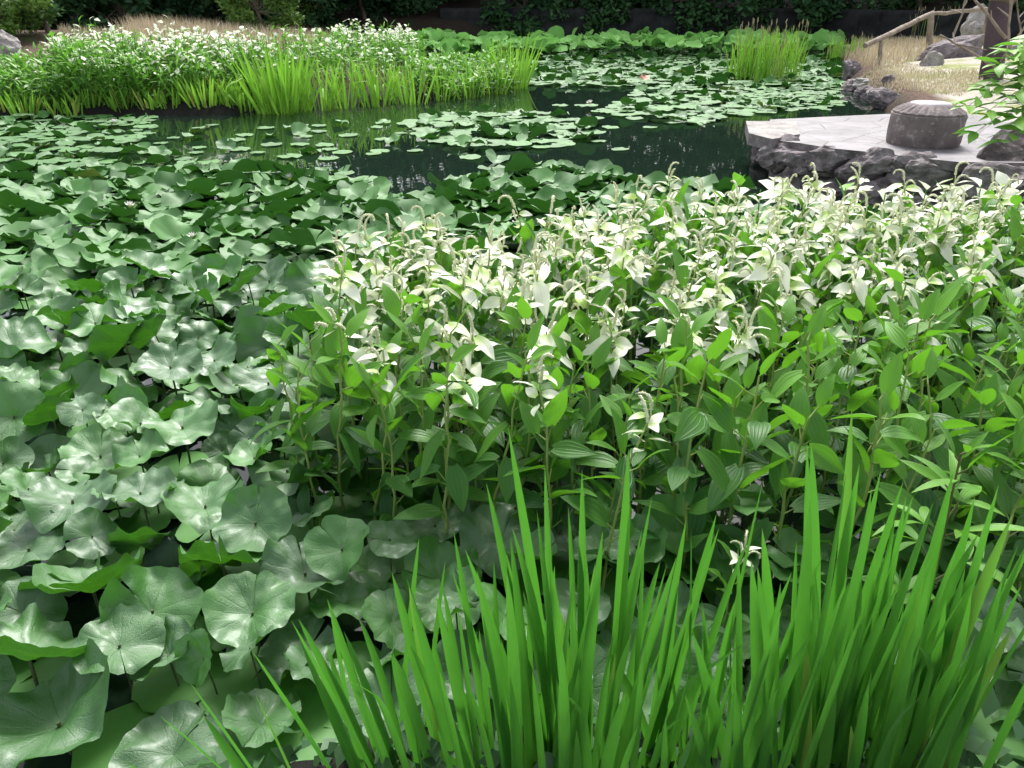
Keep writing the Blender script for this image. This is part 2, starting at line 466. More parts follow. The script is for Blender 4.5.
# ------------------------------------------------------------------ shapes of plants and stones
def pad_mesh(R, nr=9, nt=44, cup=.1, saddle=.06, wave=.05, waves=5, ph=0.0, fold=0.0, gap=.10, tint=.5, z0=0.0, rim=.02, lumpy=.22, frill=.06):
    """a round leaf with a slit at angle 0; returns V, F, UV, tint, all in metres round the stalk"""
    r = (np.linspace(0, 1, nr) ** .85)[:, None]
    s = np.linspace(0, 1, nt)[None, :]
    g = gap * (0.25 + 0.75 * r)
    a = g + s * (2 * PI - 2 * g)
    lob = 1 - .10 * np.exp(-((np.minimum(s, 1 - s)) / .05) ** 2)
    rr = R * r * (lob * (1 + rim * np.sin(a * 7 + ph * 3) + rim * .7 * np.sin(a * 13 + ph)))
    x, y = rr * np.cos(a), rr * np.sin(a)
    z = R * (cup * r ** 2 + saddle * r ** 2 * np.cos(2 * a + ph) + wave * r ** 3 * np.sin(waves * a + ph * 1.7)
             + .35 * wave * r ** 4 * np.sin((2 * waves + 1) * a + ph) + fold * r * np.abs(np.sin(a)) + rim * 1.2 * r ** 6 * np.sin(a * 17 + ph * 2) + frill * r ** 5 * np.sin(a * 8 + 2 * np.sin(2 * a + ph) + ph) * (.5 + .5 * np.sin(a * 1.5 + ph * 2)))
    nx, ny = np.broadcast_arrays(r * np.cos(a) * 1.5, r * np.sin(a) * 1.5)
    nz = np.zeros(nx.shape) if not lumpy else np.array([mnoise.noise((p, q, ph * 1.9)) + .35 * mnoise.noise((p * 2.6, q * 2.6, ph)) for p, q in zip(nx.ravel(), ny.ravel())]).reshape(nx.shape)
    z = z + R * lumpy * nz * r ** .7
    z = z - R * .10 * np.exp(-(r / .18) ** 2) * (cup > .03)
    V = np.stack([x, y, z + z0], -1).reshape(-1, 3)
    uv = np.stack(np.broadcast_arrays(s, r), -1).reshape(-1, 2)
    return V, gfaces(nr, nt), uv, tint

def blade(mb, base, h, w, az, lean, curl, face=None, tint=.5, nl=11, mat=0, fold=.25, kink=None, blunt=1.0):
    """sword leaf: leans by LEAN at the root and bends on by CURL towards the tip"""
    t = np.linspace(0, 1, nl)
    ang = lean + curl * t ** 1.8
    if kink: ang = ang + np.clip((t - kink[0]) * 8, 0, 1) * kink[1]
    st = h / (nl - 1)
    hor = np.concatenate([[0], np.cumsum(np.sin(ang[:-1]) * st)]); ver = np.concatenate([[0], np.cumsum(np.cos(ang[:-1]) * st)])
    dirv = np.array([math.cos(az), math.sin(az), 0]); side = np.array([-math.sin(az), math.cos(az), 0])
    if face is not None:
        side = np.array([math.cos(face), math.sin(face), 0])
    C = np.asarray(base, float) + hor[:, None] * dirv + np.outer(ver, [0, 0, 1])
    prof = np.clip(.72 + .6 * t, 0, 1) * (1 - np.clip((t - .58) / .42, 0, 1) ** (2.3 * blunt)) ** .85
    tang = np.gradient(C, axis=0); tang /= np.linalg.norm(tang, axis=1)[:, None]
    nrm = np.cross(side, tang)
    ww = (w * .5 * prof)[:, None]
    V = np.stack([C - side * ww, C + nrm * ww * fold, C + side * ww], 1).reshape(-1, 3)
    uv = np.stack(np.meshgrid([0., .5, 1.], t), -1).reshape(-1, 2)
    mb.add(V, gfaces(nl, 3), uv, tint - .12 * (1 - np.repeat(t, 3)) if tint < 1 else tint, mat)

def leafshape(L, W, droop=.4, fold=.2, nl=8, nw=5, heart=True, wavy=.0, ph=0.0, wide=.33):
    """pointed leaf from the origin along +Y, upper side +Z"""
    t = np.linspace(0, 1, nl)
    k = wide
    prof = np.where(t < k, np.sqrt(np.clip(1 - ((t - k) / k) ** 2, 0, 1)) * (1 if heart else .9), (1 - ((t - k) / (1 - k)) ** 2) * (1 - .25 * (t - k) / (1 - k)))
    prof = np.clip(prof, .0, 1); prof[0] = .35 if heart else .06; prof[-1] = 0.0
    u = np.linspace(-1, 1, nw)
    x = (W * .5) * prof[:, None] * u[None, :]
    y = np.broadcast_to((t * L)[:, None], x.shape).copy()
    if heart: y[0] -= L * .07 * np.abs(u)
    z = np.abs(x) * fold + wavy * L * np.sin(t[:, None] * 9 + ph) * np.abs(u)[None, :]
    a = droop * t
    # bend about X along the length
    yy = np.concatenate([[0], np.cumsum(np.cos(-a[:-1]) * L / (nl - 1))]); zz = np.concatenate([[0], np.cumsum(-np.sin(a[:-1]) * L / (nl - 1))])
    V = np.stack([x, yy[:, None] + (y - (t * L)[:, None]) + z * np.sin(a)[:, None], zz[:, None] + z * np.cos(a)[:, None]], -1).reshape(-1, 3)
    uv = np.stack(np.meshgrid((u + 1) / 2, t), -1).reshape(-1, 2)
    return V, gfaces(nl, nw), uv

def rock_mesh(name, sx, sy, sz, seed, mat, sub=4, rough=.28, flat=0.0, angular=.5):
    import bmesh
    bm = bmesh.new()
    bmesh.ops.create_icosphere(bm, subdivisions=sub, radius=1.0)
    o = Vector((seed * 7.3, seed * 3.1, seed * 1.7))
    rr = random.Random(seed)
    planes = [(Vector((rr.gauss(0, 1), rr.gauss(0, 1), rr.gauss(0, 1))).normalized(), rr.uniform(.62, .9)) for _ in range(9)]
    for v in bm.verts:
        p = v.co.copy()
        for n, d in planes:
            k = p.dot(n)
            if k > d: p -= n * (k - d) * (angular + .4)
        p *= 1 + rough * mnoise.noise(p * 1.3 + o) + rough * .45 * mnoise.noise(p * 3.1 + o) + rough * .22 * mnoise.noise(p * 7.5 + o) + rough * .12 * mnoise.noise(p * 16 + o) - rough * .25 * abs(mnoise.noise(Vector((p.x * 1.5, p.y * 1.5, p.z * 5)) + o))
        if flat and p.z > flat: p.z = flat + (p.z - flat) * .12
        v.co = Vector((p.x * sx, p.y * sy, p.z * sz))
    me = bpy.data.meshes.new(name); bm.to_mesh(me); bm.free()
    me.attributes.new('tint', 'FLOAT', 'POINT')
    me.materials.append(mat)
    me.polygons.foreach_set('use_smooth', [False] * len(me.polygons))
    return me

def rock(name, loc, sx, sy, sz, seed, mat, label=None, group=None, rz=0.0, tilt=0.0, cat='rock', **k):
    o = link(name, rock_mesh(name, sx, sy, sz, seed, mat, **k))
    o.location = [float(a) for a in loc]; o.rotation_euler = (0, tilt, rz)
    if label: tag(o, label, cat, group)
    return o

def at_depth(px, py, Y):
    d = ray(px, py); t = Y / d[1]
    return np.array([0, 0, CAM_Z]) + d * t

# ------------------------------------------------------------------ stone platform with the carved stone seat
PZ = .35
def paving_material():
    m, nt, out = nodes('worn_paving'); L = nt.links.new
    tc = N(nt, 'ShaderNodeTexCoord')
    n1 = noise_(nt, 2.4, tc.outputs['Object'], 7.0, .65); n2 = noise_(nt, 30.0, tc.outputs['Object'], 5.0, .7)
    vo = N(nt, 'ShaderNodeTexVoronoi', feature='DISTANCE_TO_EDGE', Scale=2.6); L(tc.outputs['Object'], vo.inputs['Vector'])
    jt = ramp_(nt, vo.outputs['Distance'], .0, .03)
    col = mixc(nt, ramp_(nt, n1, .38, .62), (.115, .105, .108), (.235, .215, .225))
    col = mixc(nt, ramp_(nt, n2, .55, .75), col, (.20, .18, .18))
    col = mixc(nt, jt, (.13, .12, .105), col)
    st2 = ramp_(nt, noise_(nt, 1.1, tc.outputs['Object'], 6.0, .7), .5, .66)
    col = mixc(nt, math_(nt, 'MULTIPLY', st2, .6), col, (.115, .10, .105))
    p = N(nt, 'ShaderNodeBsdfPrincipled', Roughness=.6); p.inputs['Specular IOR Level'].default_value = .5
    L(col, p.inputs['Base Color'])
    h = math_(nt, 'ADD', math_(nt, 'MULTIPLY', n2, .5), jt)
    b = N(nt, 'ShaderNodeBump', Strength=.5, Distance=.012); L(h, b.inputs['Height']); L(b.outputs[0], p.inputs['Normal'])
    L(p.outputs[0], out.inputs['Surface'])
    return m

plat = tag(empty('stone_platform', (3.4, 7.2, 0)), 'low stone paved platform with rough boulder edge jutting into the pond', 'platform')
def prism(poly, z0, z1, mat, name, parent, inset=0.0):
    poly = np.asarray(poly, float); c = poly.mean(0)
    if inset: poly = c + (poly - c) * (1 - inset)
    n = len(poly)
    m_ = MB()
    off = np.array(parent.location[:])
    V = np.concatenate([np.column_stack([poly, np.full(n, z0)]), np.column_stack([poly, np.full(n, z1)])]) - off
    m_.add(V, np.array([[i, (i + 1) % n, n + (i + 1) % n, n + i] for i in range(n)]))
    m_.f.append(np.arange(n, 2 * n)[None]); m_.m.append(np.array([0]))
    m_.f.append(np.arange(n)[::-1][None]); m_.m.append(np.array([0]))
    m_.m[0][:] = len(mat) - 1 if isinstance(mat, list) else 0
    return m_.build(name, mat, parent, smooth=False)
front_px = [(768, 138), (783, 141), (800, 143), (830, 148), (880, 153), (920, 158), (960, 162)]
back_px = [(960, 113), (885, 114), (820, 117), (770, 119.5)]
front = [at(a, b, PZ)[:2] for a, b in front_px]; back = [at(a, b, PZ)[:2] for a, b in back_px]
top_poly = front + [np.array([4.25, 5.9]), np.array([4.9, 6.6]), np.array([4.9, 8.3])] + back
if np.sum([a[0] * b[1] - a[1] * b[0] for a, b in zip(top_poly, top_poly[1:] + top_poly[:1])]) < 0: top_poly = top_poly[::-1]
prism(top_poly, PZ - .07, PZ, [paving_material(), M_ROCK], 'paving', plat)
prism(top_poly, -.6, PZ - .072, M_ROCK, 'footing', plat, inset=.05)
lo = [at(a, b, PZ + .02)[:2] for a, b in ((746, 121), (749, 133), (772, 139), (800, 134), (796, 121))]
prism(lo, PZ - .08, PZ + .02, [M_PALEROCK, M_ROCK], 'overhanging_slab', plat)
off = np.array(plat.location[:])
path = np.array(front + [np.array([4.1, 5.6])])
seg = np.concatenate([[0], np.cumsum(np.linalg.norm(np.diff(path, axis=0), axis=1))])
def along(s): return np.array([np.interp(s, seg, path[:, 0]), np.interp(s, seg, path[:, 1])])
k = 0; s = .0
while s < seg[-1]:
    w = rs.uniform(.15, .27)
    p = along(min(s + w, seg[-1]))
    o = rock('edge_stone', (p[0] - off[0], p[1] + .01 - off[1], PZ - .125 + rs.uniform(-.025, .02)), w * 1.15, .16, rs.uniform(.14, .17), 40 + k, M_ROCK, rz=rs.uniform(-.3, .3) - .15, tilt=rs.uniform(-.35, .35), rough=.38, sub=4)
    o.parent = plat
    s += w * 1.75; k += 1
s = .1
while s < seg[-1]:
    w = rs.uniform(.16, .3)
    p = along(min(s + w, seg[-1]))
    o = rock('edge_stone', (p[0] - off[0], p[1] - .07 - off[1], rs.uniform(-.05, .03)), w, .17, .17, 70 + k, M_ROCK, rz=rs.uniform(-.3, .3), tilt=rs.uniform(-.3, .3), rough=.38, sub=4)
    o.parent = plat
    s += w * 1.8; k += 1
for i, (px, py, w) in enumerate(((775, 140, .16), (768, 150, .2), (790, 152, .2))):
    p = at(px, py, .12)
    o = rock('edge_stone', p - off, w, .16, .16, 99 + i, M_ROCK, rough=.3); o.parent = plat

st = tag(empty('carved_stone_drum', (*at(922, 143.5, PZ)[:2], PZ)), 'round weathered stone seat like a drum with fluted cap on the paved platform', 'stone drum')
def lathe(mb, prof, ns=72, flute=None, chip=.004, top=False):
    a = np.arange(ns) * 2 * PI / ns
    prof = np.asarray(prof, float)
    r = prof[:, 0][:, None] * np.ones(ns) + rs.normal(0, chip, (len(prof), ns)) * (prof[:, 0][:, None] > .01)
    z = prof[:, 1][:, None] * np.ones(ns)
    if flute is not None:
        z = z - np.asarray(flute)[:, None] * (np.cos(a * 24) > .55)
    V = np.stack([r * np.cos(a), r * np.sin(a), z], -1).reshape(-1, 3)
    mb.add(V, gfaces(len(prof), ns, True))
SR = .285
mb = MB(); lathe(mb, [(SR - .01, 0), (SR, .03), (SR + .003, .10), (SR, .18), (SR + .002, .235), (SR - .001, .244), (SR - .014, .247)], chip=.0022); mb.build('drum', M_STUMP, st)
mb = MB(); lathe(mb, [(SR - .03, .242), (SR - .006, .2485), (SR - .008, .262), (SR - .04, .284), (.21, .302), (.172, .318), (.155, .320)], flute=[0, .0, .005, .009, .008, .003, 0], chip=.0015); mb.build('fluted_cap', M_STUMP, st, smooth=False)
mb = MB(); lathe(mb, [(.156, .3195), (.150, .327), (.08, .330), (.0, .330)], chip=.001); mb.build('flat_top', M_PAVE, st)

# ------------------------------------------------------------------ right bank: boulders, handrail, post, branches
p = at(1000, 176, .2)
rock('boulder', (p[0] + .14, p[1] + .0, .18), .48, .36, .40, 7, solid('dark_boulder', (.05, .038, .038), (.15, .12, .12), 7, .85, .9, 16, c3=(.2, .18, .17)), 'big purplish boulder closing the near right end of the platform', 'boulders on the right bank', rz=.5, cat='boulder', rough=.32)
for (px, py, sx, sy, sz, sd_, lab, mat, tl) in (
        (950, 58, .62, .42, .30, 8, 'large dark layered boulder lying beside the log handrail', M_ROCK, -.35),
        (930, 67, .22, .2, .20, 9, 'small pale wedge of rock leaning against the large dark boulder', M_PALEROCK, -.5),
        (977, 42, .42, .4, .55, 10, 'pale standing boulder behind the large dark boulder', M_PALEROCK, 0),
        (850, 77, .16, .22, .26, 12, 'rounded bank stone at the water below the dry grass tip', M_ROCK, 0),
        (851, 90, .18, .2, .14, 13, 'dark wet bank stone at the water line under the rounded one', M_ROCK, 0),
        (884, 104, .30, .26, .17, 14, 'dark bank stone touching the back of the paved platform', M_ROCK, .2),
        (867, 95, .16, .2, .10, 15, 'low mossy bank stone between the wet stone and the platform', M_ROCK, 0),
        (862, 86, .13, .2, .10, 17, 'small brown bank stone tucked under pink dry grass', M_PALEROCK, 0),
        (888, 82, .10, .1, .09, 16, 'lone fist sized dark stone on the pale bank', M_ROCK, 0),
        (1016, 58, .2, .2, .2, 18, 'grey stone behind the dark post at the frame edge', M_PALEROCK, 0)):
    g = on_ground(px, py)
    rock('boulder' if sx > .4 else 'stone', (g[0], g[1], g[2] + sz * .25), sx, sy, sz, sd_, mat, lab, 'boulders on the right bank', rz=rs.uniform(-.4, .4), tilt=tl, cat='boulder' if sx > .4 else 'stone', rough=.34)
g = on_ground(5, 58)
rock('boulder', (g[0], g[1], g[2] + .12), .32, .3, .38, 19, M_PALEROCK, 'grey boulder at the far left edge behind white flowers', None, cat='boulder')

p1, p2 = on_ground(881, 65), on_ground(931, 51)
rail = tag(empty('log_handrail', p1), 'rustic log handrail on two posts climbing the dry grass bank', 'handrail')
O = np.array(rail.location[:])
t1, t2, t3 = at_depth(881, 38, p1[1]), at_depth(931, 14, p2[1]), at_depth(990, 9, p2[1] + .5)
t0_ = t1 + (t1 - t2) * .27
for a, b, r in ((p1, t1, .035), (p2, t2, .062)):
    mb = MB(); P = np.linspace(a - [0, 0, .25], b + [0, 0, .02], 7) - O; tube(mb, P, r, 10, bump=.12); mb.build('post', M_LOG, rail)
for a, b, r in ((t0_, t2 + (t2 - t1) * .04, .05), (t2, t3, .042)):
    mb = MB(); P = np.linspace(a, b, 9) - O; P[1:-1] += rs.normal(0, .008, (7, 3)); tube(mb, P, np.linspace(r * .85, r, 9), 10, bump=.1); mb.build('rail', M_LOG, rail)
pp3 = on_ground(996, 40)
mb = MB(); tube(mb, np.linspace(np.array([t3[0], t3[1], ground_z(t3[0], t3[1]) - .2]), t3 + [0, 0, .02], 6) - O, .05, 10, bump=.12); mb.build('post', M_LOG, rail)

b0 = on_ground(992, 78); b1 = at_depth(1002, 0, b0[1] + .05)
post = tag(empty('wooden_post', b0), 'thick dark purplish timber post leaning among bare branches', 'post')
mb = MB(); P = np.linspace(b0 - [0, 0, .2], b1 + (b1 - b0) * .6, 9) - b0; tube(mb, P, [.17, .165, .15, .15, .15, .148, .147, .146, .146], 12, bump=.05); mb.build('shaft', M_POST, post)
kk = (b1 - b0) * 1.0
mb = MB(); tube(mb, [kk - [0, 0, .03], kk + [0.006, 0, .02], kk + [.012, 0, .10]], [.165, .172, .17], 12, bump=.03); mb.build('collar', M_BARK, post)
for (a, b, ya, yb, r, lab) in (
        ((940, 35), (1001, 70), 10.3, 10.55, .022, 'bare branch slanting down to the dark post from a free tip'),
        ((966, -12), (1006, 38), 10.5, 10.6, .026, 'bare branch crossing in front of the dark post near its collar'),
        ((970, -10), (953, 37), 11.4, 11.3, .018, 'thin pale stick standing before the large dark boulder'),
        ((1010, -8), (1009, 60), 10.3, 10.4, .022, 'upright pale stick just right of the dark post'),
        ((1016, -8), (1022, 45), 10.6, 10.5, .016, 'thin curved stick at the frame edge beside the post'),
        ((1000, 62), (1030, 20), 10.4, 10.2, .014, 'thin forked twig rising from the foot of the post')):
    A, B = at_depth(*a, ya), at_depth(*b, yb)
    e = empty('bare_branch', B); tag(e, lab, 'branch', 'bare branches round the dark post')
    n = 9; P = np.linspace(B, A, n) - B; P[1:-1] += rs.normal(0, .004, (n - 2, 3))
    mb = MB(); tube(mb, P, np.linspace(r, r * .6, n) * .8, 7, bump=.1); mb.build('bough', M_LOG, e)
    mb = MB()
    for _ in range(2):
        q = P[rs.integers(3, 7)]; d_ = rs.normal(0, .12, 3) + [0, 0, .08]
        tube(mb, [q, q + d_ * .5, q + d_], [r * .5, r * .4, r * .2], 5)
    mb.build('twig', M_LOG, e)

# ------------------------------------------------------------------ leaf clouds: crowns, shrubs, dry grass
def leaf_cloud(mb, P, size, tint, el=2.0, up=.5, mat=0, fold=.15):
    n = len(P); P = np.asarray(P, float)
    d = rs.normal(0, 1, (n, 3)); d[:, 2] = d[:, 2] * .6 - .15; d /= np.linalg.norm(d, axis=1)[:, None]
    q = rs.normal(0, 1, (n, 3)) + [0, 0, up * 2]
    s = np.cross(d, q); s /= np.linalg.norm(s, axis=1)[:, None] + 1e-9
    nn = np.cross(s, d)
    L = (size * rs.uniform(.7, 1.3, n))[:, None]; W = L / el / 1.0
    V = np.stack([P, P + d * L * .45 + s * W * .5 + nn * L * fold, P + d * L, P + d * L * .45 - s * W * .5 + nn * L * fold], 1).reshape(-1, 3)
    mb.add(V, np.arange(4 * n).reshape(n, 4), None, np.repeat(np.broadcast_to(tint, (n,)), 4), mat)

def crown_points(n, radii, k, spread=.33, seed=0, low=-1.0):
    r = np.random.default_rng(seed)
    c = r.normal(0, 1, (k, 3)); c /= np.linalg.norm(c, axis=1)[:, None]
    c *= r.uniform(.45, .92, k)[:, None]
    c[:, 2] = np.maximum(c[:, 2], low)
    j = r.integers(0, k, n)
    b = r.normal(0, 1, (n, 3)); b /= np.linalg.norm(b, axis=1)[:, None]
    b *= (r.uniform(.25, 1, n) ** .5)[:, None] * spread * r.uniform(.6, 1.2, k)[j][:, None]
    b[:, 2] *= .6
    ct = r.uniform(.15, .85, k)
    return (c[j] + b) * radii, np.clip(ct[j] + r.normal(0, .15, n), 0, 1), c * radii

def make_tree(name, label, loc, trunk_h, tr, cz, radii, n, size, mat, seed, k=34, flare=0.0, group=None, cat='tree', spread=.33, low=-1.0, lean=(0, 0)):
    t = tag(empty(name, loc), label, cat, group)
    P, ti, C = crown_points(n, np.array(radii), k, spread, seed, low)
    mb = MB(); leaf_cloud(mb, P + [lean[0], lean[1], cz], size, ti)
    mb.build('crown', mat, t)
    mb = MB()
    h = np.linspace(-.2, trunk_h, 9); u = h / trunk_h
    Q = np.column_stack([lean[0] * .5 * u + .06 * np.sin(u * 5 + seed), lean[1] * .5 * u + .05 * np.cos(u * 4 + seed), h])
    tube(mb, Q, tr * (1 - .5 * np.clip(u, 0, 1)) + flare * np.exp(-np.clip(h, 0, 9) / .22), 12, bump=.10)
    for c in C[:: max(1, len(C) // 9)]:
        a = Q[rs.integers(5, 9)]; b = c * .85 + [lean[0], lean[1], cz]
        mid = (a + b) / 2 + [0, 0, .15 * abs(b[2] - a[2])]
        tube(mb, [a, (a + mid) / 2, mid, b], [tr * .42, tr * .32, tr * .2, tr * .07], 6, bump=.08)
    mb.build('trunk', M_BARK, t)
    return t

def copy_at(src, loc, rz, sc, label):
    c = copy_tree(src); c.location = [float(a) for a in loc]; c.rotation_euler = (0, 0, rz); c.scale = (sc, sc, sc); c['label'] = label
    return c

GT = 'evergreen trees along the far shore'
ta = make_tree('evergreen_tree', 'dark evergreen tree over the far wall straight behind the tall bank irises', (1.2, 28.6, .9), 3.4, .22, 4.3, (3.4, 2.9, 3.9), 8000, .28, M_TREE, 1, 46, group=GT)
tb = make_tree('evergreen_tree', 'dark drooping evergreen at the shaded gap left of the far wall', (-2.6, 29.2, 1.0), 3.2, .2, 4.0, (3.2, 3.0, 3.8), 8000, .27, M_TREE, 2, 42, group=GT)
tc_ = make_tree('evergreen_tree', 'dark evergreen tree over the far wall behind the reed clump', (9.6, 27.6, .9), 3.6, .25, 4.6, (3.6, 3.0, 4.1), 8000, .28, M_TREE, 3, 46, group=GT)
for src, x, y, rz, sc, lab in (
        (tb, 5.4, 28.7, 2.0, 1.0, 'dark evergreen tree over the middle of the far wall'),
        (ta, 13.6, 25.8, 1.2, 1.0, 'dark evergreen tree beyond the log handrail'),
        (tc_, 18.0, 24.6, 4.0, 1.0, 'dark evergreen tree past the dark post at the frame edge'),
        (tc_, -6.4, 30.5, 2.4, 1.05, 'tall evergreen behind the dark bushes left of the shaded gap'),
        (ta, -10.6, 29.6, 3.0, 1.0, 'tall evergreen behind the yellow green shrub'),
        (tb, -15.2, 27.5, 1.0, 1.1, 'tall evergreen behind the two trunks of the left bank'),
        (tc_, -19.5, 24.0, .4, 1.05, 'tall evergreen behind the top left corner shrubs'),
        (ta, -1.0, 33.0, 5.0, 1.15, 'second row evergreen glimpsed through the shaded gap'),
        (tb, 3.4, 33.4, 4.2, 1.2, 'second row evergreen behind the wall above the red lily leaf'),
        (tc_, 8.0, 33.0, .9, 1.15, 'second row evergreen between the two wall trees'),
        (tb, 14.5, 31.5, 2.9, 1.2, 'second row evergreen beyond the handrail')):
    copy_at(src, (x, y, ground_z(x, y)), rz, sc, lab)

GL = 'trees and shrubs on the left bank'
g = on_ground(112, 24)
make_tree('spreading_tree', 'thick brown trunk with flared roots on the left bank', g, 3.6, .30, 5.0, (2.9, 2.6, 2.6), 4500, .17, M_TREE, 5, 34, flare=.28, group=GL, low=-.55)
g = on_ground(136, 23)
make_tree('spreading_tree', 'darker slim trunk beside the flared brown trunk', (g[0], g[1] + .4, g[2]), 3.8, .20, 5.4, (2.6, 2.4, 2.4), 4000, .17, M_TREE, 6, 30, flare=.12, group=GL, low=-.5)
for (px, py, dx, r, n, sz, mat, sd_, lab, tr, cz) in (
        (8, 40, 0, (1.0, .9, .95), 2600, .12, M_SHRUB, 21, 'yellow green shrub in the top left corner', .05, .85),
        (50, 32, 0, (1.05, .9, 1.1), 2800, .13, M_TREE, 22, 'dark green shrub between the corner shrub and the brown trunk', .06, 1.0),
        (178, 34, 0, (1.0, .9, 1.0), 3000, .13, M_TREE, 23, 'dark shrub over dry grass just right of the trunks', .06, 1.05),
        (205, 33, 0, (.9, .9, 1.0), 2800, .12, M_TREE, 24, 'mid green shrub between the dark shrub and the yellow green one', .06, .95),
        (262, 42, 0, (1.35, 1.1, 1.15), 4600, .12, M_SHRUB, 25, 'large yellow green shrub behind the dry grass', .06, 1.0),
        (310, 36, 0, (1.0, .9, 1.3), 3000, .12, M_SHRUB, 30, 'yellow green shrub arching beside the red leaved bush', .06, 1.35)):
    g = on_ground(px, py)
    make_tree('shrub', lab, g, cz, tr, cz, r, n, sz, mat, sd_, 26, group=GL, cat='shrub', spread=.3)
for (x, y, r, sd_, lab) in (
        (-6.3, 25.6, (1.5, 1.2, 1.6), 26, 'dark rounded bush right of the red leaved bush'),
        (-4.6, 26.6, (1.6, 1.2, 1.7), 27, 'broad dark bush above the white flowers of the iris point'),
        (-3.0, 27.2, (1.4, 1.2, 1.6), 28, 'dark bush at the left side of the shaded gap')):
    make_tree('shrub', lab, (x, y, max(.2, ground_z(x, y))), 1.0, .07, 1.1, r, 4600, .17, M_TREE, sd_, 30, group='dark bushes at the far shore', cat='shrub', spread=.32)
ub = make_tree('shrub', 'dark understorey bush on the far wall left of the red lily leaf', (.4, 26.5, .45), 1.0, .07, 1.2, (1.8, 1.1, 1.9), 5200, .19, M_TREE, 41, 34, group='dark bushes at the far shore', cat='shrub', spread=.34)
ob = make_tree('shrub', 'dark understorey bush on the far wall above the red lily leaf', (2.6, 26.5, .45), 1.0, .07, 1.3, (1.7, 1.1, 2.0), 5200, .19, M_TREE, 42, 34, group='dark bushes at the far shore', cat='shrub', spread=.34)
for src, x, y, rz, sc, lab in ((ub, 4.9, 27.3, 2.0, 1.0, 'dark understorey bush at the middle of the far wall'), (ob, 7.2, 27.3, 1.0, 1.05, 'dark understorey bush on the far wall behind the reed clump'),
        (ub, 9.5, 27.2, 4.0, 1.05, 'dark understorey bush on the far wall near its corner'), (ob, 11.6, 25.4, 3.0, 1.0, 'dark bush on the wall behind the start of the log handrail'),
        (ub, 13.4, 23.4, .5, 1.0, 'dark bush above the taller handrail post'), (ob, 15.6, 22.9, 5.0, 1.0, 'dark bush behind the pale standing boulder'), (ub, 17.8, 22.6, 2.8, 1.0, 'dark bush behind the dark timber post'),
        (ob, -1.4, 29.2, 5.2, 1.2, 'dark bush deep inside the shaded gap'), (ub, -4.4, 28.6, 3.4, 1.3, 'dark bush behind the broad bush of the far shore'), (ob, -8.2, 26.2, 2.2, 1.2, 'dark bush behind the large yellow green shrub'),
        (ub, -11.0, 25.0, .8, 1.2, 'dark bush in the gap between the slim trunk and the dark shrub'), (ob, -12.9, 24.6, 3.8, 1.2, 'dark bush directly behind the flared trunk'), (ub, -15.2, 24.2, 5.5, 1.2, 'dark bush behind the top left corner shrubs')):
    copy_at(src, (x, y - .7, ground_z(x, y) - .3), rz, sc, lab)
g = on_ground(319, 36)
mb = MB(); q, ti, _ = crown_points(260, np.array([.22, .22, .35]), 9, .3, 77); leaf_cloud(mb, q + [0, 0, .5], .10, ti)
red = tag(empty('red_leaved_bush', (g[0] + .12, g[1] - .4, g[2])), 'small bush with red leaves under the yellow green shrub', 'bush')
mb.build('foliage', M_RED, red)
mb = MB(); tube(mb, [(0, 0, -.1), (.02, 0, .25), (0, .02, .5)], [.02, .016, .01], 6); mb.build('stem', M_BARK, red)

# far retaining wall
wallpts = np.array([(-2.2, 26.6), (0, 26.05), (9.1, 26.05), (12.1, 21.6), (20, 21.2)])
ws = np.concatenate([[0], np.cumsum(np.linalg.norm(np.diff(wallpts, axis=0), axis=1))])
nu, nv = 420, 12
u = np.linspace(0, ws[-1], nu); v = np.linspace(-.3, 1.0, nv)
wx, wy = np.interp(u, ws, wallpts[:, 0]), np.interp(u, ws, wallpts[:, 1])
dsp = np.array([[mnoise.cell(Vector((a * 2.4 + (int(b * 4) % 2) * .5, int(b * 4), 0))) * .09 + mnoise.noise(Vector((a * 4, b * 4, 3))) * .05 for a in u] for b in v])
V = np.stack([np.broadcast_to(wx, (nv, nu)), wy[None] - .05 - dsp, np.broadcast_to(v[:, None], (nv, nu))], -1)
V = np.concatenate([V, np.stack([wx, wy + .5, np.full(nu, 1.0)], -1)[None]])
wl_ = MB(); wl_.add(V.reshape(-1, 3), gfaces(nv + 1, nu))
tag(wl_.build('stone_wall', M_WALL), 'dark rough stone retaining wall under the far trees', 'wall')

# dry grass (two banks) and thin green tufts
def grass_mass(name, label, pts, h, tints, kind='stuff'):
    n = len(pts); mb = MB()
    az = rs.uniform(0, 2 * PI, n); hh = h * rs.uniform(.5, 1.2, n); le = rs.uniform(.1, .7, n) * hh
    w = rs.uniform(.004, .009, n)
    B = np.array([[x, y, ground_z_fast(x, y)] for x, y in pts])
    s = np.column_stack([-np.sin(az), np.cos(az), 0 * az]) * w[:, None]
    d = np.column_stack([np.cos(az), np.sin(az), 0 * az])
    mid = B + d * (le * .35)[:, None] + np.outer(hh * .6, [0, 0, 1]); tip = B + d * le[:, None] + np.outer(hh, [0, 0, 1])
    V = np.stack([B - s, B + s, mid + s * .7, tip, mid - s * .7], 1).reshape(-1, 3)
    i = np.arange(n)[:, None] * 5
    mb.add(V, np.concatenate([i + [[0, 1, 2, 4]]]), None, np.repeat(tints, 5))
    mb.f.append(np.concatenate([i + [[4, 2, 3]]])); mb.m.append(np.zeros(n, int))
    return tag(mb.build(name, M_DRY), label, 'grass', kind=kind)
def ground_z_fast(x, y): return 0.0
def scatter(poly, n):
    poly = np.asarray(poly, float); lo_, hi_ = poly.min(0), poly.max(0); out = np.zeros((0, 2))
    while len(out) < n:
        q = rs.uniform(lo_, hi_, (n * 2, 2)); out = np.concatenate([out, q[inside(q, poly)]])
    return out[:n]
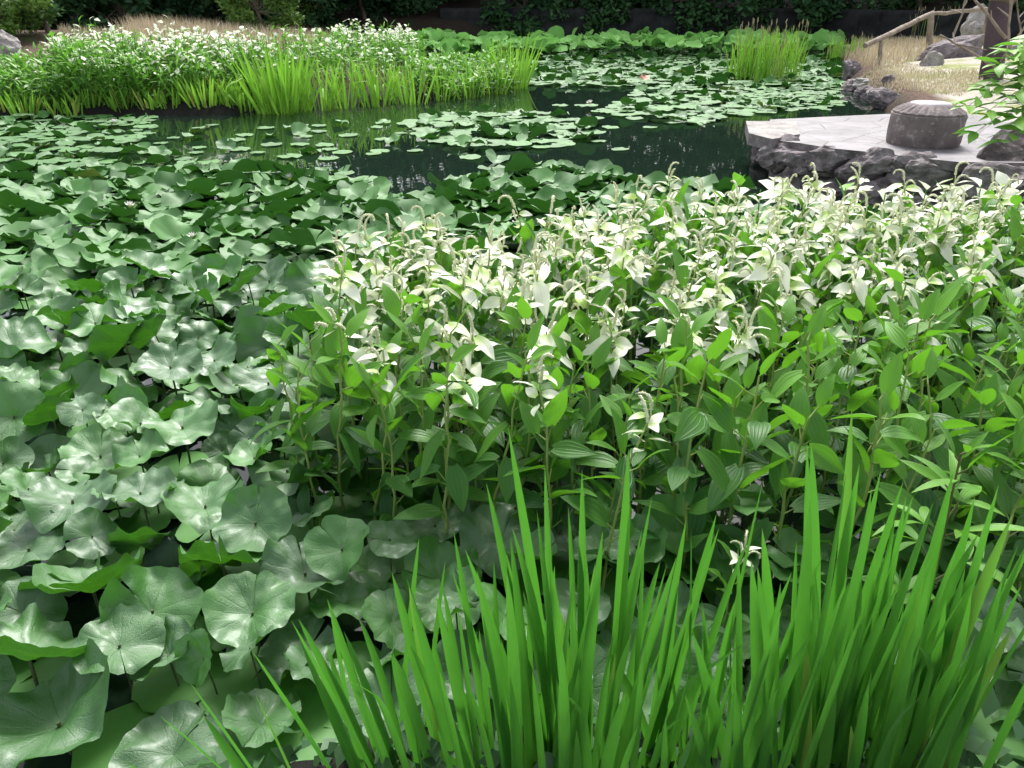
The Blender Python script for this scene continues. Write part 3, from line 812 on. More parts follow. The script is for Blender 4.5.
def grass_on(name, label, pxpoly, n, h, green=.1, margin=0.05):
    poly = [on_ground(a, b)[:2] for a, b in pxpoly]
    pts = scatter(poly, n)
    z, _ = terrain(pts); ok = z > margin; pts, z = pts[ok], z[ok]
    zz = {(float(a), float(b)): float(c) for (a, b), c in zip(pts, z)}
    global ground_z_fast
    ground_z_fast = lambda x, y: zz[(float(x), float(y))]
    ti = np.where(rs.random(len(pts)) < green, rs.uniform(1.2, 1.6, len(pts)), rs.uniform(0, 1, len(pts)))
    return grass_mass(name, label, pts, h, ti)
grass_on('dry_grass', 'straw coloured dry grass on the left bank behind the white flowers', [(110, 62), (320, 66), (335, 48), (250, 37), (150, 33)], 9000, .42, .16)
grass_on('dry_grass', 'straw coloured dry grass on the right bank below the log handrail', [(842, 74), (880, 70), (915, 62), (940, 50), (945, 34), (900, 32), (862, 40), (845, 55)], 4200, .17, .05)
grass_on('short_grass', 'thin short grass over pale gravel beside the platform', [(858, 80), (880, 98), (960, 98), (985, 82), (975, 70), (900, 64)], 5200, .045, .75)
grass_on('green_grass', 'green grass at the foot of the trees on the left bank', [(60, 45), (150, 45), (160, 30), (60, 28)], 1500, .15, .7)
# ------------------------------------------------------------------ lily pads
SAUR = [(-.68, 2.0), (-.45, 1.86), (-.2, 1.80), (.1, 1.76), (.6, 1.68), (1.1, 1.6), (1.6, 1.5), (3.2, 1.5), (3.3, 4.1), (2.6, 4.15), (1.6, 4.25), (.97, 4.08), (.45, 3.78), (.1, 3.5), (-.2, 3.32), (-.66, 3.22)]
def pxpoly(*p): return np.array([at(a, b)[:2] for a, b in p])
NEARBED = pxpoly((-220, 790), (-220, 175), (120, 175), (300, 176), (345, 184), (400, 198), (440, 194), (455, 180), (500, 172), (560, 168), (610, 176), (640, 184), (700, 186), (745, 198), (760, 222), (1160, 222), (1160, 790))
MIDBED = pxpoly((-40, 178), (-40, 118), (150, 117), (150, 150), (200, 164), (345, 172), (400, 190), (345, 190), (100, 180))
ISLAND = pxpoly((404, 124), (440, 114), (530, 113), (596, 122), (598, 140), (560, 148), (470, 150), (430, 144))
ISLAND2 = pxpoly((600, 113), (640, 93), (700, 88), (835, 92), (838, 106), (760, 114), (690, 125), (640, 120))
FARBED = pxpoly((405, 50), (520, 86), (640, 87), (840, 90), (842, 66), (845, 45), (415, 45))
SPARSE = pxpoly((140, 124), (280, 126), (400, 120), (430, 150), (350, 160), (150, 158))
LOTUSBED = pxpoly((405, 63), (600, 60), (838, 60), (838, 51.5), (410, 51.5))
FRONTCUT = 1.18
pads = []           # x, y, z, R, kind
def grow(poly, n, rlo, rhi, sep, zfun, kind, avoid=None, near_y=None):
    poly = np.asarray(poly); pts = scatter(poly, n)
    if avoid is not None: pts = pts[~inside(pts, avoid)]
    for x, y in pts:
        R = rs.uniform(rlo, rhi)
        if kind == 'near': R *= float(np.clip(.46 + .11 * y, .58, .92))
        if near_y and y < near_y: continue
        key = (int(x / .4), int(y / .4)); ok = True
        for i in (-1, 0, 1):
            for j in (-1, 0, 1):
                for (a, b, r) in hashg.get((key[0] + i, key[1] + j), ()):
                    if (a - x) ** 2 + (b - y) ** 2 < (sep * (r + R)) ** 2: ok = False; break
                if not ok: break
            if not ok: break
        if ok:
            hashg.setdefault(key, []).append((x, y, R)); pads.append([x, y, zfun(x, y), R, kind])
hashg = {}
# leaves one can recognise: px, py, width in px, height above water, tilt (+ faces the viewer), side tilt, turn, cup, saddle, wave, fold, tint, label
KEY = [
 (58, 722, 150, 0.1, 0.03, -0.25, 2.2, 0.35, 0.22, 0.105, 0, 0.75, 'huge pale ribbed leaf with scalloped rim in the bottom corner of the bed'),
 (172, 752, 122, 0.05, 0.08, 0, 1, 0.094, 0.076, 0.045, 0, 0.85, 'broad flat silvery leaf with cracks at the bottom edge of the bed'),
 (28, 655, 130, 0.16, -0.6, 0.2, 4, 0.286, 0.22, 0.09, 0, 0.25, 'dark leaf with bright upturned underside above the huge ribbed leaf'),
 (252, 612, 98, 0.14, 0.23, 0.1, 1.7, 0.11, 0.094, 0.075, 0.3, 0.7, 'silver leaf folded open like a book near the sword leaves'),
 (92, 588, 112, 0.14, -0.55, -0.15, 4.4, 0.382, 0.256, 0.075, 0, 0.4, 'deep green leaf curled over showing a long green underside'),
 (152, 610, 104, 0.15, 0.38, 0.35, 2.8, 0.222, 0.256, 0.09, 0, 0.35, 'dark glossy leaf standing half upright behind the silver pair'),
 (168, 655, 80, 0.12, 0.08, -0.4, 0.8, 0.11, 0.13, 0.075, 0.35, 0.75, 'creased grey leaf split in two wings below the dark upright one'),
 (222, 560, 92, 0.17, -0.6, 0, 4.9, 0.286, 0.22, 0.12, 0, 0.45, 'bright green upturned leaf with toothed rim mid bed'),
 (255, 522, 86, 0.19, 0.53, -0.1, 1.5, 0.19, 0.148, 0.045, 0, 0.3, 'smooth dark round leaf standing up above the green upturned one'),
 (305, 572, 96, 0.13, 0.03, 0.1, 2, 0.158, 0.13, 0.09, 0.1, 0.6, 'round grey green leaf just left of the first sword leaves'),
 (72, 500, 96, 0.18, 0, 0.1, 1.2, 0.19, 0.22, 0.135, 0, 0.9, 'pale wavy leaf catching the sky in the left part of the bed'),
 (28, 548, 92, 0.14, -0.02, -0.1, 3.3, 0.126, 0.13, 0.06, 0, 0.95, 'nearly white flat leaf at the left edge of the bed'),
 (205, 505, 88, 0.16, 0, 0.1, 0.6, 0.286, 0.256, 0.105, 0, 0.8, 'boat shaped leaf with pale rim left of the dark round one'),
 (140, 492, 76, 0.2, -0.07, 0, 2.1, 0.158, 0.148, 0.105, 0, 0.9, 'pale leaf with a lifted near rim behind the boat shaped one'),
 (182, 426, 80, 0.18, -0.02, 0, 3, 0.19, 0.256, 0.12, 0, 0.8, 'silver leaf with a green lifted lip in mid bed'),
 (100, 455, 78, 0.14, 0.18, 0.2, 1.9, 0.158, 0.13, 0.075, 0, 0.55, 'grey green leaf beside a dull brown submerged patch'),
 (268, 382, 76, 0.16, 0, 0.05, 2.6, 0.158, 0.148, 0.15, 0, 0.95, 'bright frilled silver leaf close to the white flowered clump'),
 (14, 345, 88, 0.2, 0.08, 0.3, 1.8, 0.19, 0.256, 0.15, 0, 0.95, 'large bright wavy leaf cut by the left frame edge'),
 (170, 366, 70, 0.2, 0.18, 0.1, 1.6, 0.222, 0.148, 0.045, 0, 0.7, 'pale cupped leaf with rounded lobes in the middle of the bed'),
 (130, 284, 58, 0.2, 0.23, -0.2, 1.4, 0.19, 0.148, 0.06, 0, 0.8, 'pale leaf turned to the viewer in the back half of the bed'),
 (64, 322, 62, 0.17, -0.6, 0.2, 4.6, 0.27, 0.22, 0.075, 0, 0.6, 'bright green leaf back turned to the viewer behind the wavy one'),
 (435, 524, 80, 0.1, -0.02, 0, 2.2, 0.254, 0.148, 0.075, 0, 0.7, 'grey cupped leaf under the front stems of the white flowered clump'),
 (500, 540, 92, 0.12, 0.33, 0.1, 1.2, 0.126, 0.094, 0.045, 0, 0.75, 'large smooth grey leaf standing behind the sword leaves'),
 (448, 602, 84, 0.1, 0.23, -0.1, 1.9, 0.19, 0.13, 0.075, 0, 0.55, 'grey green ribbed leaf between the sword leaf fans'),
 (560, 530, 84, 0.1, 0.23, 0, 1, 0.126, 0.112, 0.06, 0, 0.7, 'grey leaf half hidden by the tallest sword leaves'),
 (345, 600, 80, 0.09, -0.02, 0.1, 2.7, 0.19, 0.13, 0.09, 0, 0.45, 'dull green leaf low behind the leftmost upright sword leaves'),
 (300, 650, 90, 0.06, -0.02, -0.1, 0.9, 0.126, 0.13, 0.09, 0, 0.7, 'grey leaf lying low among the leftmost sword leaves'),
 (706, 655, 62, 0.16, 0.63, 0.1, 1.3, 0.222, 0.13, 0.09, 0, 1.28, 'yellow green leaf glowing between two sword leaf fans'),
 (470, 668, 84, 0.1, 0.38, 0.1, 1.4, 0.158, 0.13, 0.075, 0, 1.22, 'yellowing leaf behind the dense sword leaves at the bottom'),
 (705, 700, 84, 0.06, -0.02, 0, 1.8, 0.158, 0.13, 0.075, 0, 0.6, 'grey leaf low under the yellow green one'),
 (668, 612, 76, 0.08, 0.18, 0.2, 2, 0.158, 0.13, 0.06, 0, 0.15, 'very dark leaf in shade under the white flowered stems'),
 (790, 640, 70, 0.07, 0.08, 0.2, 2, 0.158, 0.13, 0.06, 0, 0.4, 'shaded leaf behind the right hand sword leaves'),
 (985, 620, 84, 0.14, 0.38, -0.2, 1.6, 0.19, 0.13, 0.06, 0, 0.7, 'grey green leaf at the right frame edge behind sword leaves'),
]
keyobjs = []
for kx in KEY:
    px, py, w, z, tx, ty, rz, cup, sad, wav, fo, ti, lab = kx
    p = at(px, py, z); dep = project(*p)[2]; R = w * .5 * dep / FPX * .90
    hashg.setdefault((int(p[0] / .4), int(p[1] / .4)), []).append((p[0], p[1], R * .8))
    keyobjs.append((p, R, kx))
zn = lambda x, y: max(.012, rs.uniform(.02, .21) * float(np.clip((6.0 - y) / 2.0, .12, 1)))
zf = lambda x, y: .008 + rs.uniform(0, .012) + (rs.uniform(0, .07) if rs.random() < .25 else 0)
INNER = np.array(SAUR); INNER = np.array([1.2, 3.0]) + (INNER - np.array([1.2, 3.0])) * .86
grow(NEARBED, 12000, .105, .175, .56, zn, 'near', avoid=INNER, near_y=1.0)
hashg = {}
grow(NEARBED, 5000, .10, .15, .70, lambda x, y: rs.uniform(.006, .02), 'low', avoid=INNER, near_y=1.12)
pads = [p_ for p_ in pads if p_[4] != 'low' or rs.random() < .8]
hashg = {}
grow(MIDBED, 3000, .09, .14, .74, zf, 'flat')
grow(ISLAND, 2600, .10, .15, .70, zf, 'flat')
grow(ISLAND2, 5000, .10, .15, .70, zf, 'flat')
grow(FARBED, 14000, .11, .17, .56, zf, 'flat')
grow(SPARSE, 75, .07, .13, 1.1, lambda x, y: .008, 'flat')
for px, py in ((590, 106), (560, 106), (598, 112), (583, 106), (640, 100), (470, 158), (497, 161), (620, 150), (610, 128), (598, 142), (840, 102), (825, 110), (650, 128), (330, 150), (300, 145), (240, 150), (380, 152)):
    p = at(px, py); pads.append([p[0], p[1], .008, rs.uniform(.08, .13), 'flat'])

for px, py in ((425, 700), (425, 725), (300, 745), (660, 720), (350, 690), (480, 735), (395, 735), (250, 735), (985, 735)):
    p = at(px, py); pads.append([p[0], p[1], .02, .13, 'low'])  # leaves added to cover sun glints on the near water
PADV = []           # shared leaf meshes: (mesh, pose words)
def pad_variant(R, kind, seed, **k):
    mb = MB(); V, F, uv, t = pad_mesh(1.0, ph=seed * 1.37, **k); mb.add(V, F, uv, t)
    return mb.mesh('lily_leaf', M_PAD)
for s in range(20):
    kind = ('cupped', 'wavy', 'flat', 'folded')[s % 4]
    kw = dict(cupped=dict(cup=rs.uniform(.2, .42), saddle=rs.uniform(.12, .26), wave=rs.uniform(.07, .14), waves=int(rs.integers(3, 6))),
              wavy=dict(cup=rs.uniform(.08, .2), saddle=rs.uniform(.15, .32), wave=rs.uniform(.10, .18), waves=int(rs.integers(3, 6))),
              flat=dict(cup=.07, saddle=.12, wave=.08, waves=int(rs.integers(3, 7))),
              folded=dict(cup=.06, saddle=.05, wave=.05, waves=4, fold=rs.uniform(.25, .5)))[kind]
    PADV.append((pad_variant(1, kind, s, tint=rs.uniform(.3, .8), rim=rs.uniform(.012, .03), frill=rs.uniform(.03, .13), gap=rs.uniform(.01, .06), **kw), kind))
YEL = pad_variant(1, 'flat', 33, cup=.06, saddle=.06, wave=.06, tint=1.4)

GP = 'water lily leaves in the near bed'
stalk_mb = MB(); tube(stalk_mb, [(0, 0, 0), (.02, .01, -.4), (-.02, .0, -.75), (0, 0, -1)], [.04, .04, .042, .045], 6); STALK = stalk_mb.mesh('stalk', M_LOWSTEM)
def lily(me, p, R, tx, ty, rz, label):
    o = link('water_lily_leaf', me)
    o.location = [float(a) for a in p]; o.scale = (R, R, R)
    o.rotation_euler = (tx, ty, rz)
    o.rotation_mode = 'XYZ'
    tag(o, label, 'leaf', GP)
    if p[2] > .09:
        st_ = link('stalk', STALK, o)
        h = (p[2] + .1) / R
        st_.scale = (.8, .8, h)
        st_.rotation_euler = (-tx * .9, -ty * .9, 0)
    return o
for p, R, kx in keyobjs:
    px, py, w, z, tx, ty, rz, cup, sad, wav, fo, ti, lab = kx
    mb = MB(); V, F, uv, t = pad_mesh(1.0, nr=12, nt=72, cup=cup, saddle=sad, wave=wav, ph=px * .37, fold=fo, tint=ti, rim=.018, gap=(px % 7) * .009 + .005, frill=.05 + .04 * (py % 3))
    V = V @ rotz(rz).T; mb.add(V, F, uv, t)
    lily(mb.mesh('lily_leaf', M_PAD), p, R, tx, ty, 0.0, lab)

def visible(x, y, z, in_inner):
    u, v, d = project(x, y, z)
    if not (-60 < u < 1084 and -40 < v < 830): return False
    return not (in_inner or (u > 640 and v < 600 and v > 230))
pads.sort(key=lambda a: a[1] ** 2 + a[0] ** 2)
n_ind = 300 - len(keyobjs)
pad_in = inside([(a[0], a[1]) for a in pads], INNER)
flowers = MB()
bulk = MB()
cnt = 0
pos_of = lambda u, v: ('front rim' if v > 640 else 'front part' if v > 520 else 'mid bed' if v > 380 else 'back half' if v > 270 else 'near the open water')
side_of = lambda u: 'by the left edge' if u < 110 else 'left of the flowers' if u < 220 else 'beside the flower clump' if u < 340 else 'under the flower clump'
for (x, y, z, R, kind), inn in zip(pads, pad_in):
    if y < FRONTCUT + .02 and kind != 'low': continue
    u, v, dep = project(x, y, z)
    if kind == 'near' and cnt < n_ind and visible(x, y, z, inn):
        cnt += 1
        me, pose = PADV[rs.integers(0, len(PADV))]
        if rs.random() < .04: me, pose = YEL, 'yellowing'
        tx = rs.normal(-.16, .34); ty = rs.normal(0, .36)
        if rs.random() < .28: tx = -rs.uniform(.35, .8)
        a = rs.uniform(0, 2 * PI)
        look = 'tipped up, underside showing' if tx < -.3 else 'facing the viewer' if tx > .3 else {'cupped': 'cupped with lifted rim', 'wavy': 'with a wavy rim', 'flat': 'spread flat', 'folded': 'creased along the middle', 'yellowing': 'turning yellow'}[pose]
        size = 'large' if R > .15 else 'medium' if R > .125 else 'small'
        lily(me, (x, y, z), R, tx, ty, a, f'{size} leaf {look}, {side_of(u)}, {pos_of(u, v)}')
    else:
        near = kind in ('near', 'low') and y < 5
        tint = rs.uniform(.1, .95)
        if rs.random() < .025: tint = 1.5
        if kind == 'low': tint = rs.uniform(-.4, .0)  # shade of the gaps put into the low leaves' near-black tint
        lift = kind == 'near' or (kind != 'low' and rs.random() < .3)
        V, F, uv, t = pad_mesh(R, nr=5 if near else 4, nt=26 if near else 16, cup=rs.uniform(.05, .3) if lift else .005, saddle=rs.uniform(.05, .25) if lift else .0, wave=.10 if lift else .01, ph=rs.uniform(0, 9), waves=4, tint=tint, gap=.1, z0=0, lumpy=.2 if lift else 0)
        tx, ty = (rs.normal(0, .22), rs.normal(0, .2)) if lift else (rs.normal(0, .02), rs.normal(0, .02))
        if lift and rs.random() < .18: tx = -rs.uniform(.3, .6)
        V = V @ rotz(rs.uniform(0, 2 * PI)).T @ (rotx(tx) @ roty(ty)).T + [x, y, max(z, .012) + (abs(tx) * R * .6 if lift else 0)]
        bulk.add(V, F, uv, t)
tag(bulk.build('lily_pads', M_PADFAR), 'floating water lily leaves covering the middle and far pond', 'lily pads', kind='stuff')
p = at(645, 78, .05)
mb = MB(); V, F, uv, t = pad_mesh(.14, nr=5, nt=24, cup=.2, saddle=.1, wave=.08); V = V * .7 @ rotx(.3).T; mb.add(V, F, uv, t)
o = mb.build('water_lily_leaf', solid('rusty_leaf', (.22, .06, .02), (.32, .11, .04), 10, .5, .1)); o.location = p; tag(o, 'rusty orange leaf at the near rim of the far lily bed', 'leaf', GP)

# raised lotus leaves along the far shore
lot = []
for s in range(5):
    mb = MB(); V, F, uv, t = pad_mesh(1.0, nr=5, nt=22, cup=rs.uniform(.1, .3), saddle=.1, wave=.08, ph=s * 2.1, gap=.0, tint=rs.uniform(.2, .9)); mb.add(V, F, uv, t)
    lot.append(mb.mesh('lotus_leaf', M_LOTUS))
lp = scatter(LOTUSBED, 299)
for x, y in lp:
    o = link('lotus_leaf', lot[rs.integers(0, 5)])
    R = rs.uniform(.15, .25); o.scale = (R, R, R); hz = rs.uniform(.18, .36) + .10 * float(np.clip((y - 19) / 3, 0, 1))
    o.location = (x, y, hz); o.rotation_euler = (rs.normal(.1, .4), rs.normal(0, .35), rs.uniform(0, 6.28))
    tag(o, 'bright green lotus leaf held above the water near the far shore', 'lotus leaf', 'lotus leaves in front of the far wall')
    st_ = link('stalk', STALK, o); st_.scale = (.7, .7, hz / R)
    st_.rotation_euler = (-o.rotation_euler[0], -o.rotation_euler[1], 0)

# water lily blossoms
bl = MB()
for ring, (n, L_, up) in enumerate(((8, .06, .5), (8, .055, .9), (6, .045, 1.2))):
    for k in range(n):
        V, F, uv = leafshape(L_, .024, droop=-.5, fold=.3, nl=5, nw=3, heart=False)
        bl.add((V @ rotx(up).T) @ rotz(k * 2 * PI / n + ring * .3).T, F, uv)
BLOOM = bl.mesh('lily_blossom', M_PETAL)
hb = MB(); tube(hb, [(0, 0, .0), (0, 0, .02), (0, 0, .028)], [.012, .014, .004], 8); HEART = hb.mesh('heart', M_YELLOW)
for px, py, sc, lab in ((115, 124, 1.3, 'white water lily bloom near the iris bank at the left'), (290, 179, 1.2, 'white water lily bloom among flat leaves behind the bed'), (183, 266, .9, 'cream water lily bud low between leaves left of the clump'),
                        (590, 104, 1.2, 'white water lily bloom alone on dark water beside the iris point'), (130, 207, .9, 'small cream water lily bloom in the back half of the bed'), (193, 238, .8, 'half open cream water lily in the back of the bed')):
    p = at(px, py, .06); o = link('water_lily_bloom', BLOOM); o.location = p; o.scale = (sc,) * 3; o.rotation_euler = (rs.uniform(-.3, .3), rs.uniform(-.3, .3), 0)
    tag(o, lab, 'flower', 'water lily blooms'); link('flower_heart', HEART, o)
# ------------------------------------------------------------------ lizard's tail: white topped marsh plants
def spike_mesh(L, nod, seed):
    """cream spike: rises and nods over at the tip, rough with tiny florets"""
    r = np.random.default_rng(seed)
    n = 26; t = np.linspace(0, 1, n)
    a = .15 + nod * np.clip((t - .35) / .65, 0, 1) ** 1.3 * 2.6
    st = L / (n - 1)
    y = np.concatenate([[0], np.cumsum(np.sin(a[:-1]) * st)]); z = np.concatenate([[0], np.cumsum(np.cos(a[:-1]) * st)])
    P = np.column_stack([.006 * np.sin(t * 4 + seed), y, z])
    R = np.where(t < .16, .0014, .0042 * (1 - .45 * t) + .0006)
    R = R * np.where(np.arange(n) % 2, .72, 1.15)
    mb = MB(); tube(mb, P, R, 8, bump=.25)
    m_ = int(120 * L / .12)
    k = r.integers(5, n - 1, m_)
    d = r.normal(0, 1, (m_, 3)); d /= np.linalg.norm(d, axis=1)[:, None]
    Q = P[k] + d * R[k][:, None] * .6
    s = np.cross(d, r.normal(0, 1, (m_, 3))); s /= np.linalg.norm(s, axis=1)[:, None]
    V = np.stack([Q - s * .0011, Q + s * .0011, Q + d * .0052 + s * .0004, Q + d * .0052 - s * .0004], 1).reshape(-1, 3)
    mb.add(V, np.arange(4 * m_).reshape(m_, 4))
    return mb.mesh('flower_spike', M_SPIKE)
SPIKES = [spike_mesh(rs.uniform(.07, .115), nod, i) for i, nod in enumerate((1.0, 1.2, .8, .3, 1.3, .9))]
WHITES = []
for s in range(8):
    mb = MB(); V, F, uv = leafshape(rs.uniform(.075, .115), rs.uniform(.033, .050), droop=rs.uniform(.1, 1.0), fold=rs.uniform(.05, .35), nl=9, nw=7, wavy=.02, ph=s)
    mb.add(V, F, uv, (.35, .35, .3, .15, .3, .4, .25, -.1)[s]); WHITES.append(mb.mesh('white_leaf', M_WHITE))

def orient(az, pitch, roll):
    return rotz(az - PI / 2) @ rotx(pitch) @ roty(roll)

def stem_and_leaves(H, seed, vegetative):
    r = np.random.default_rng(seed)
    n = 10; t = np.linspace(0, 1, n)
    P = np.column_stack([.03 * np.sin(t * 3 + seed) * t + r.normal(0, .003, n), .03 * np.cos(t * 2.3 + seed * 2) * t + r.normal(0, .003, n), t * H])
    sm = MB(); tube(sm, np.concatenate([[P[0] - [0, 0, .15]], P]), np.concatenate([[.0052], .0050 - .0026 * t]), 6)
    lm = MB()
    nl = int(r.integers(11, 14)) if vegetative else int(r.integers(8, 11)); az = r.uniform(0, 6.28)
    for k in range(nl):
        f = (.08 + .90 * (k / (nl - 1)) ** .85) if vegetative else (.14 + .63 * (k / (nl - 1)) ** .85)
        if vegetative and k == nl - 1: f = 1.0
        b = np.array([np.interp(f, t, P[:, i]) for i in range(3)])
        az += 2.4 + r.normal(0, .35)
        up = r.uniform(.5, 1.0); pl = r.uniform(.02, .045)
        e = b + np.array([math.cos(az) * math.cos(up), math.sin(az) * math.cos(up), math.sin(up)]) * pl
        tube(sm, [b, (b + e) / 2, e], [.0022, .0018, .0015], 5)
        L = r.uniform(.11, .16) * (1 - .35 * max(0, f - .6) / .4)
        V, F, uv = leafshape(L, L * r.uniform(.40, .53), droop=r.uniform(.1, .9), fold=r.uniform(.05, .4), nl=9, nw=7, wavy=r.uniform(.0, .02), ph=seed + k)
        pitch = (r.uniform(-.9, .1) if r.random() < .35 else r.uniform(.1, 1.25)) if k < nl - 2 else r.uniform(.6, 1.4)
        V = V @ orient(az + r.normal(0, .3), pitch, r.normal(0, .4)).T + e
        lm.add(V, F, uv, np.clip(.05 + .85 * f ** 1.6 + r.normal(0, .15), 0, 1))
    return sm.mesh('stem', M_STEM), lm.mesh('foliage', M_SAUR), P
GS = 'white topped marsh plants in the big clump'
protos = []          # (root, flowering)
def make_saururus(seed, flowering, rich=1.0):
    r = np.random.default_rng(seed)
    H = r.uniform(.50, .62)
    sm, lm, P = stem_and_leaves(H, seed, not flowering)
    root = empty('white_topped_plant' if flowering else 'green_marsh_plant', (0, 0, 0))
    link('stem', sm, root); link('foliage', lm, root)
    if flowering:
        top = P[-1]
        ns = 1 + int(r.random() < .75 * rich) + int(r.random() < .4 * rich)
        for k in range(ns):
            o = link('flower_spike', SPIKES[r.integers(0, len(SPIKES))], root)
            o.location = top - np.array([0, 0, k * .035]); o.rotation_euler = (r.normal(0, .12) - .25 * k, r.normal(0, .15), r.uniform(0, 6.28)); s_ = r.uniform(.85, 1.15); o.scale = (s_,) * 3
        nw = 5 + int(r.random() < .7 * rich) + int(r.random() < .6 * rich)
        az = r.uniform(0, 6.28)
        for k in range(nw):
            az += 2.2 + r.normal(0, .4)
            o = link('white_leaf', WHITES[r.integers(0, len(WHITES))], root)
            o.location = top - np.array([0, 0, .005 + .016 * k]) + .012 * np.array([math.cos(az), math.sin(az), 0])
            o.rotation_euler = (r.uniform(-.6, .9), r.normal(0, .5), az - PI / 2)
    return root
for s in range(9): protos.append((make_saururus(100 + s, True, 1.2), True))
for s in range(6): protos.append((make_saururus(200 + s, False), False))
used = set()
cand = scatter(SAUR, 6000)
pts = []
for x, y in cand:
    u, v, d = project(x, y, .45)
    if u > 1090 or u < 200: continue
    if all((a - x) ** 2 + (b - y) ** 2 > .110 ** 2 for a, b in pts): pts.append((x, y))
pts.sort(key=lambda a: a[1])

extra = pts[300:]; pts = pts[:300]
def flower_chance(x, y):
    u, v, d = project(x, y, .55)
    edge = 345 if u < 760 else 345 - (u - 760) * .30        # flowers start behind this height in the photo
    return 0.0 if v > 385 or (u > 760 and v > 320) else float(np.clip((edge + 45 - v) / 90, .03, .97))
labs = {}
special = [((555, 430), 'flowering stem standing forward alone with white leaves and nodding spikes'), ((610, 455), 'flowering stem with one small white leaf right of the forward flower'),
           ((735, 575), 'low flowering stem with small white leaves close behind the sword leaves'), ((930, 345), 'flowering stem alone among green leaves at the right side')]
spec_pts = []
for (px, py), lab in special:
    dz = .54 if py < 500 else .34
    q = at(px, py - 22, dz); spec_pts.append((q[0], q[1], dz, lab))
def place(x, y, fl, label, hscale=1.0):
    idx = [i for i, (o, f) in enumerate(protos) if f == fl]
    i = idx[rs.integers(0, len(idx))]
    root = protos[i][0]
    if i in used: root = copy_tree(root)
    used.add(i)
    sc = rs.uniform(.9, 1.12) * hscale
    root.location = (float(x), float(y), 0.0); root.rotation_euler = (rs.normal(0, .07), rs.normal(0, .07), rs.uniform(0, 6.28)); root.scale = (sc, sc, sc)
    tag(root, label, 'plant', GS)
    return root
for x, y, dz, lab in spec_pts:
    r_ = place(x, y, True, lab, dz / .55)
    for ch in r_.children:
        if ch.name.startswith('white'): ch.scale = (.62,) * 3
pts = pts[:300 - len(spec_pts)]
def depth_word(v): return 'at the front rim' if v > 400 else 'in the front half' if v > 330 else 'in the middle rows' if v > 265 else 'in the back rows' if v > 215 else 'in the last row'
def side_word(u): return 'left end' if u < 400 else 'left part' if u < 540 else 'middle' if u < 700 else 'right part' if u < 880 else 'right end'
for x, y in pts:
    fl = rs.random() < flower_chance(x, y)
    u, v, d = project(x, y, .5)
    what = 'marsh plant with white top leaves and spikes' if fl else 'all green leafy marsh plant'
    place(x, y, fl, f'{what} {depth_word(v)}, {side_word(u)}')
for i, (o, f) in enumerate(protos):
    if i not in used:
        for ch in list(o.children): bpy.data.objects.remove(ch)
        bpy.data.objects.remove(o)

# far white flowering plants of the same kind on the left bank, with what is left of the near clump
fm = MB()
def simple_plant(x, y, z, H, wchance, n=9, lw=.022, ll=.13):
    az = rs.uniform(0, 6.28); ln = rs.normal(0, .05, 2)
    tube(fm, [(x, y, z - .05), (x + ln[0] * H, y + ln[1] * H, z + H)], [.006, .004], 3, tint=.4)
    for k in range(n):
        f = .15 + .82 * k / (n - 1); az += 2.4
        wh = f > .78 and rs.random() < wchance
        V, F, uv = leafshape(ll * rs.uniform(.8, 1.2) * (.75 if wh else 1), lw * rs.uniform(1.3, 2.2) * (1.7 if wh else 1), droop=rs.uniform(.1, .9), fold=.2, nl=4, nw=3, heart=False)
        V = V @ orient(az, rs.uniform(-.1, 1.1), rs.normal(0, .3)).T + [x + ln[0] * H * f, y + ln[1] * H * f, z + H * f]
        fm.add(V, F, uv, .5 if wh else np.clip(.1 + .7 * f + rs.normal(0, .15), 0, 1), 1 if wh else 0)
def bank_mass(pxs, n, H, wchance):
    poly = [on_ground(a, b)[:2] for a, b in pxs]
    q = scatter(poly, n); z, _ = terrain(q)
    for (x, y), zz in zip(q, z): simple_plant(x, y, max(zz, 0), H * rs.uniform(.8, 1.15) * (1 + .45 * mnoise.noise((x * 1.6, y * 1.6, 4.0))), wchance)
bank_mass([(70, 110), (130, 109), (150, 103), (150, 88), (60, 80)], 300, .62, .14)
bank_mass([(-30, 112), (70, 110), (60, 84), (-30, 88)], 260, .42, .08)
bank_mass([(45, 86), (150, 98), (280, 98), (280, 83), (190, 74), (110, 70)], 330, .62, .85)
bank_mass([(140, 106), (290, 100), (320, 84), (250, 76), (150, 84)], 300, .50, .12)
bank_mass([(200, 84), (340, 90), (420, 86), (425, 62), (350, 58), (240, 68)], 380, .46, .22)
bank_mass([(335, 66), (412, 70), (415, 56), (345, 54)], 160, .55, .9)
bank_mass([(410, 100), (470, 99), (520, 92), (500, 76), (430, 70), (415, 84)], 260, .34, .05)
for x, y in extra: simple_plant(x, y, 0, rs.uniform(.5, .62), .9, 10, .04, .12)
tag(fm.build('flowering_marsh_plants', [M_FAR, M_WHITE]), 'mass of white tipped marsh plants along the left bank', 'plants', kind='stuff')
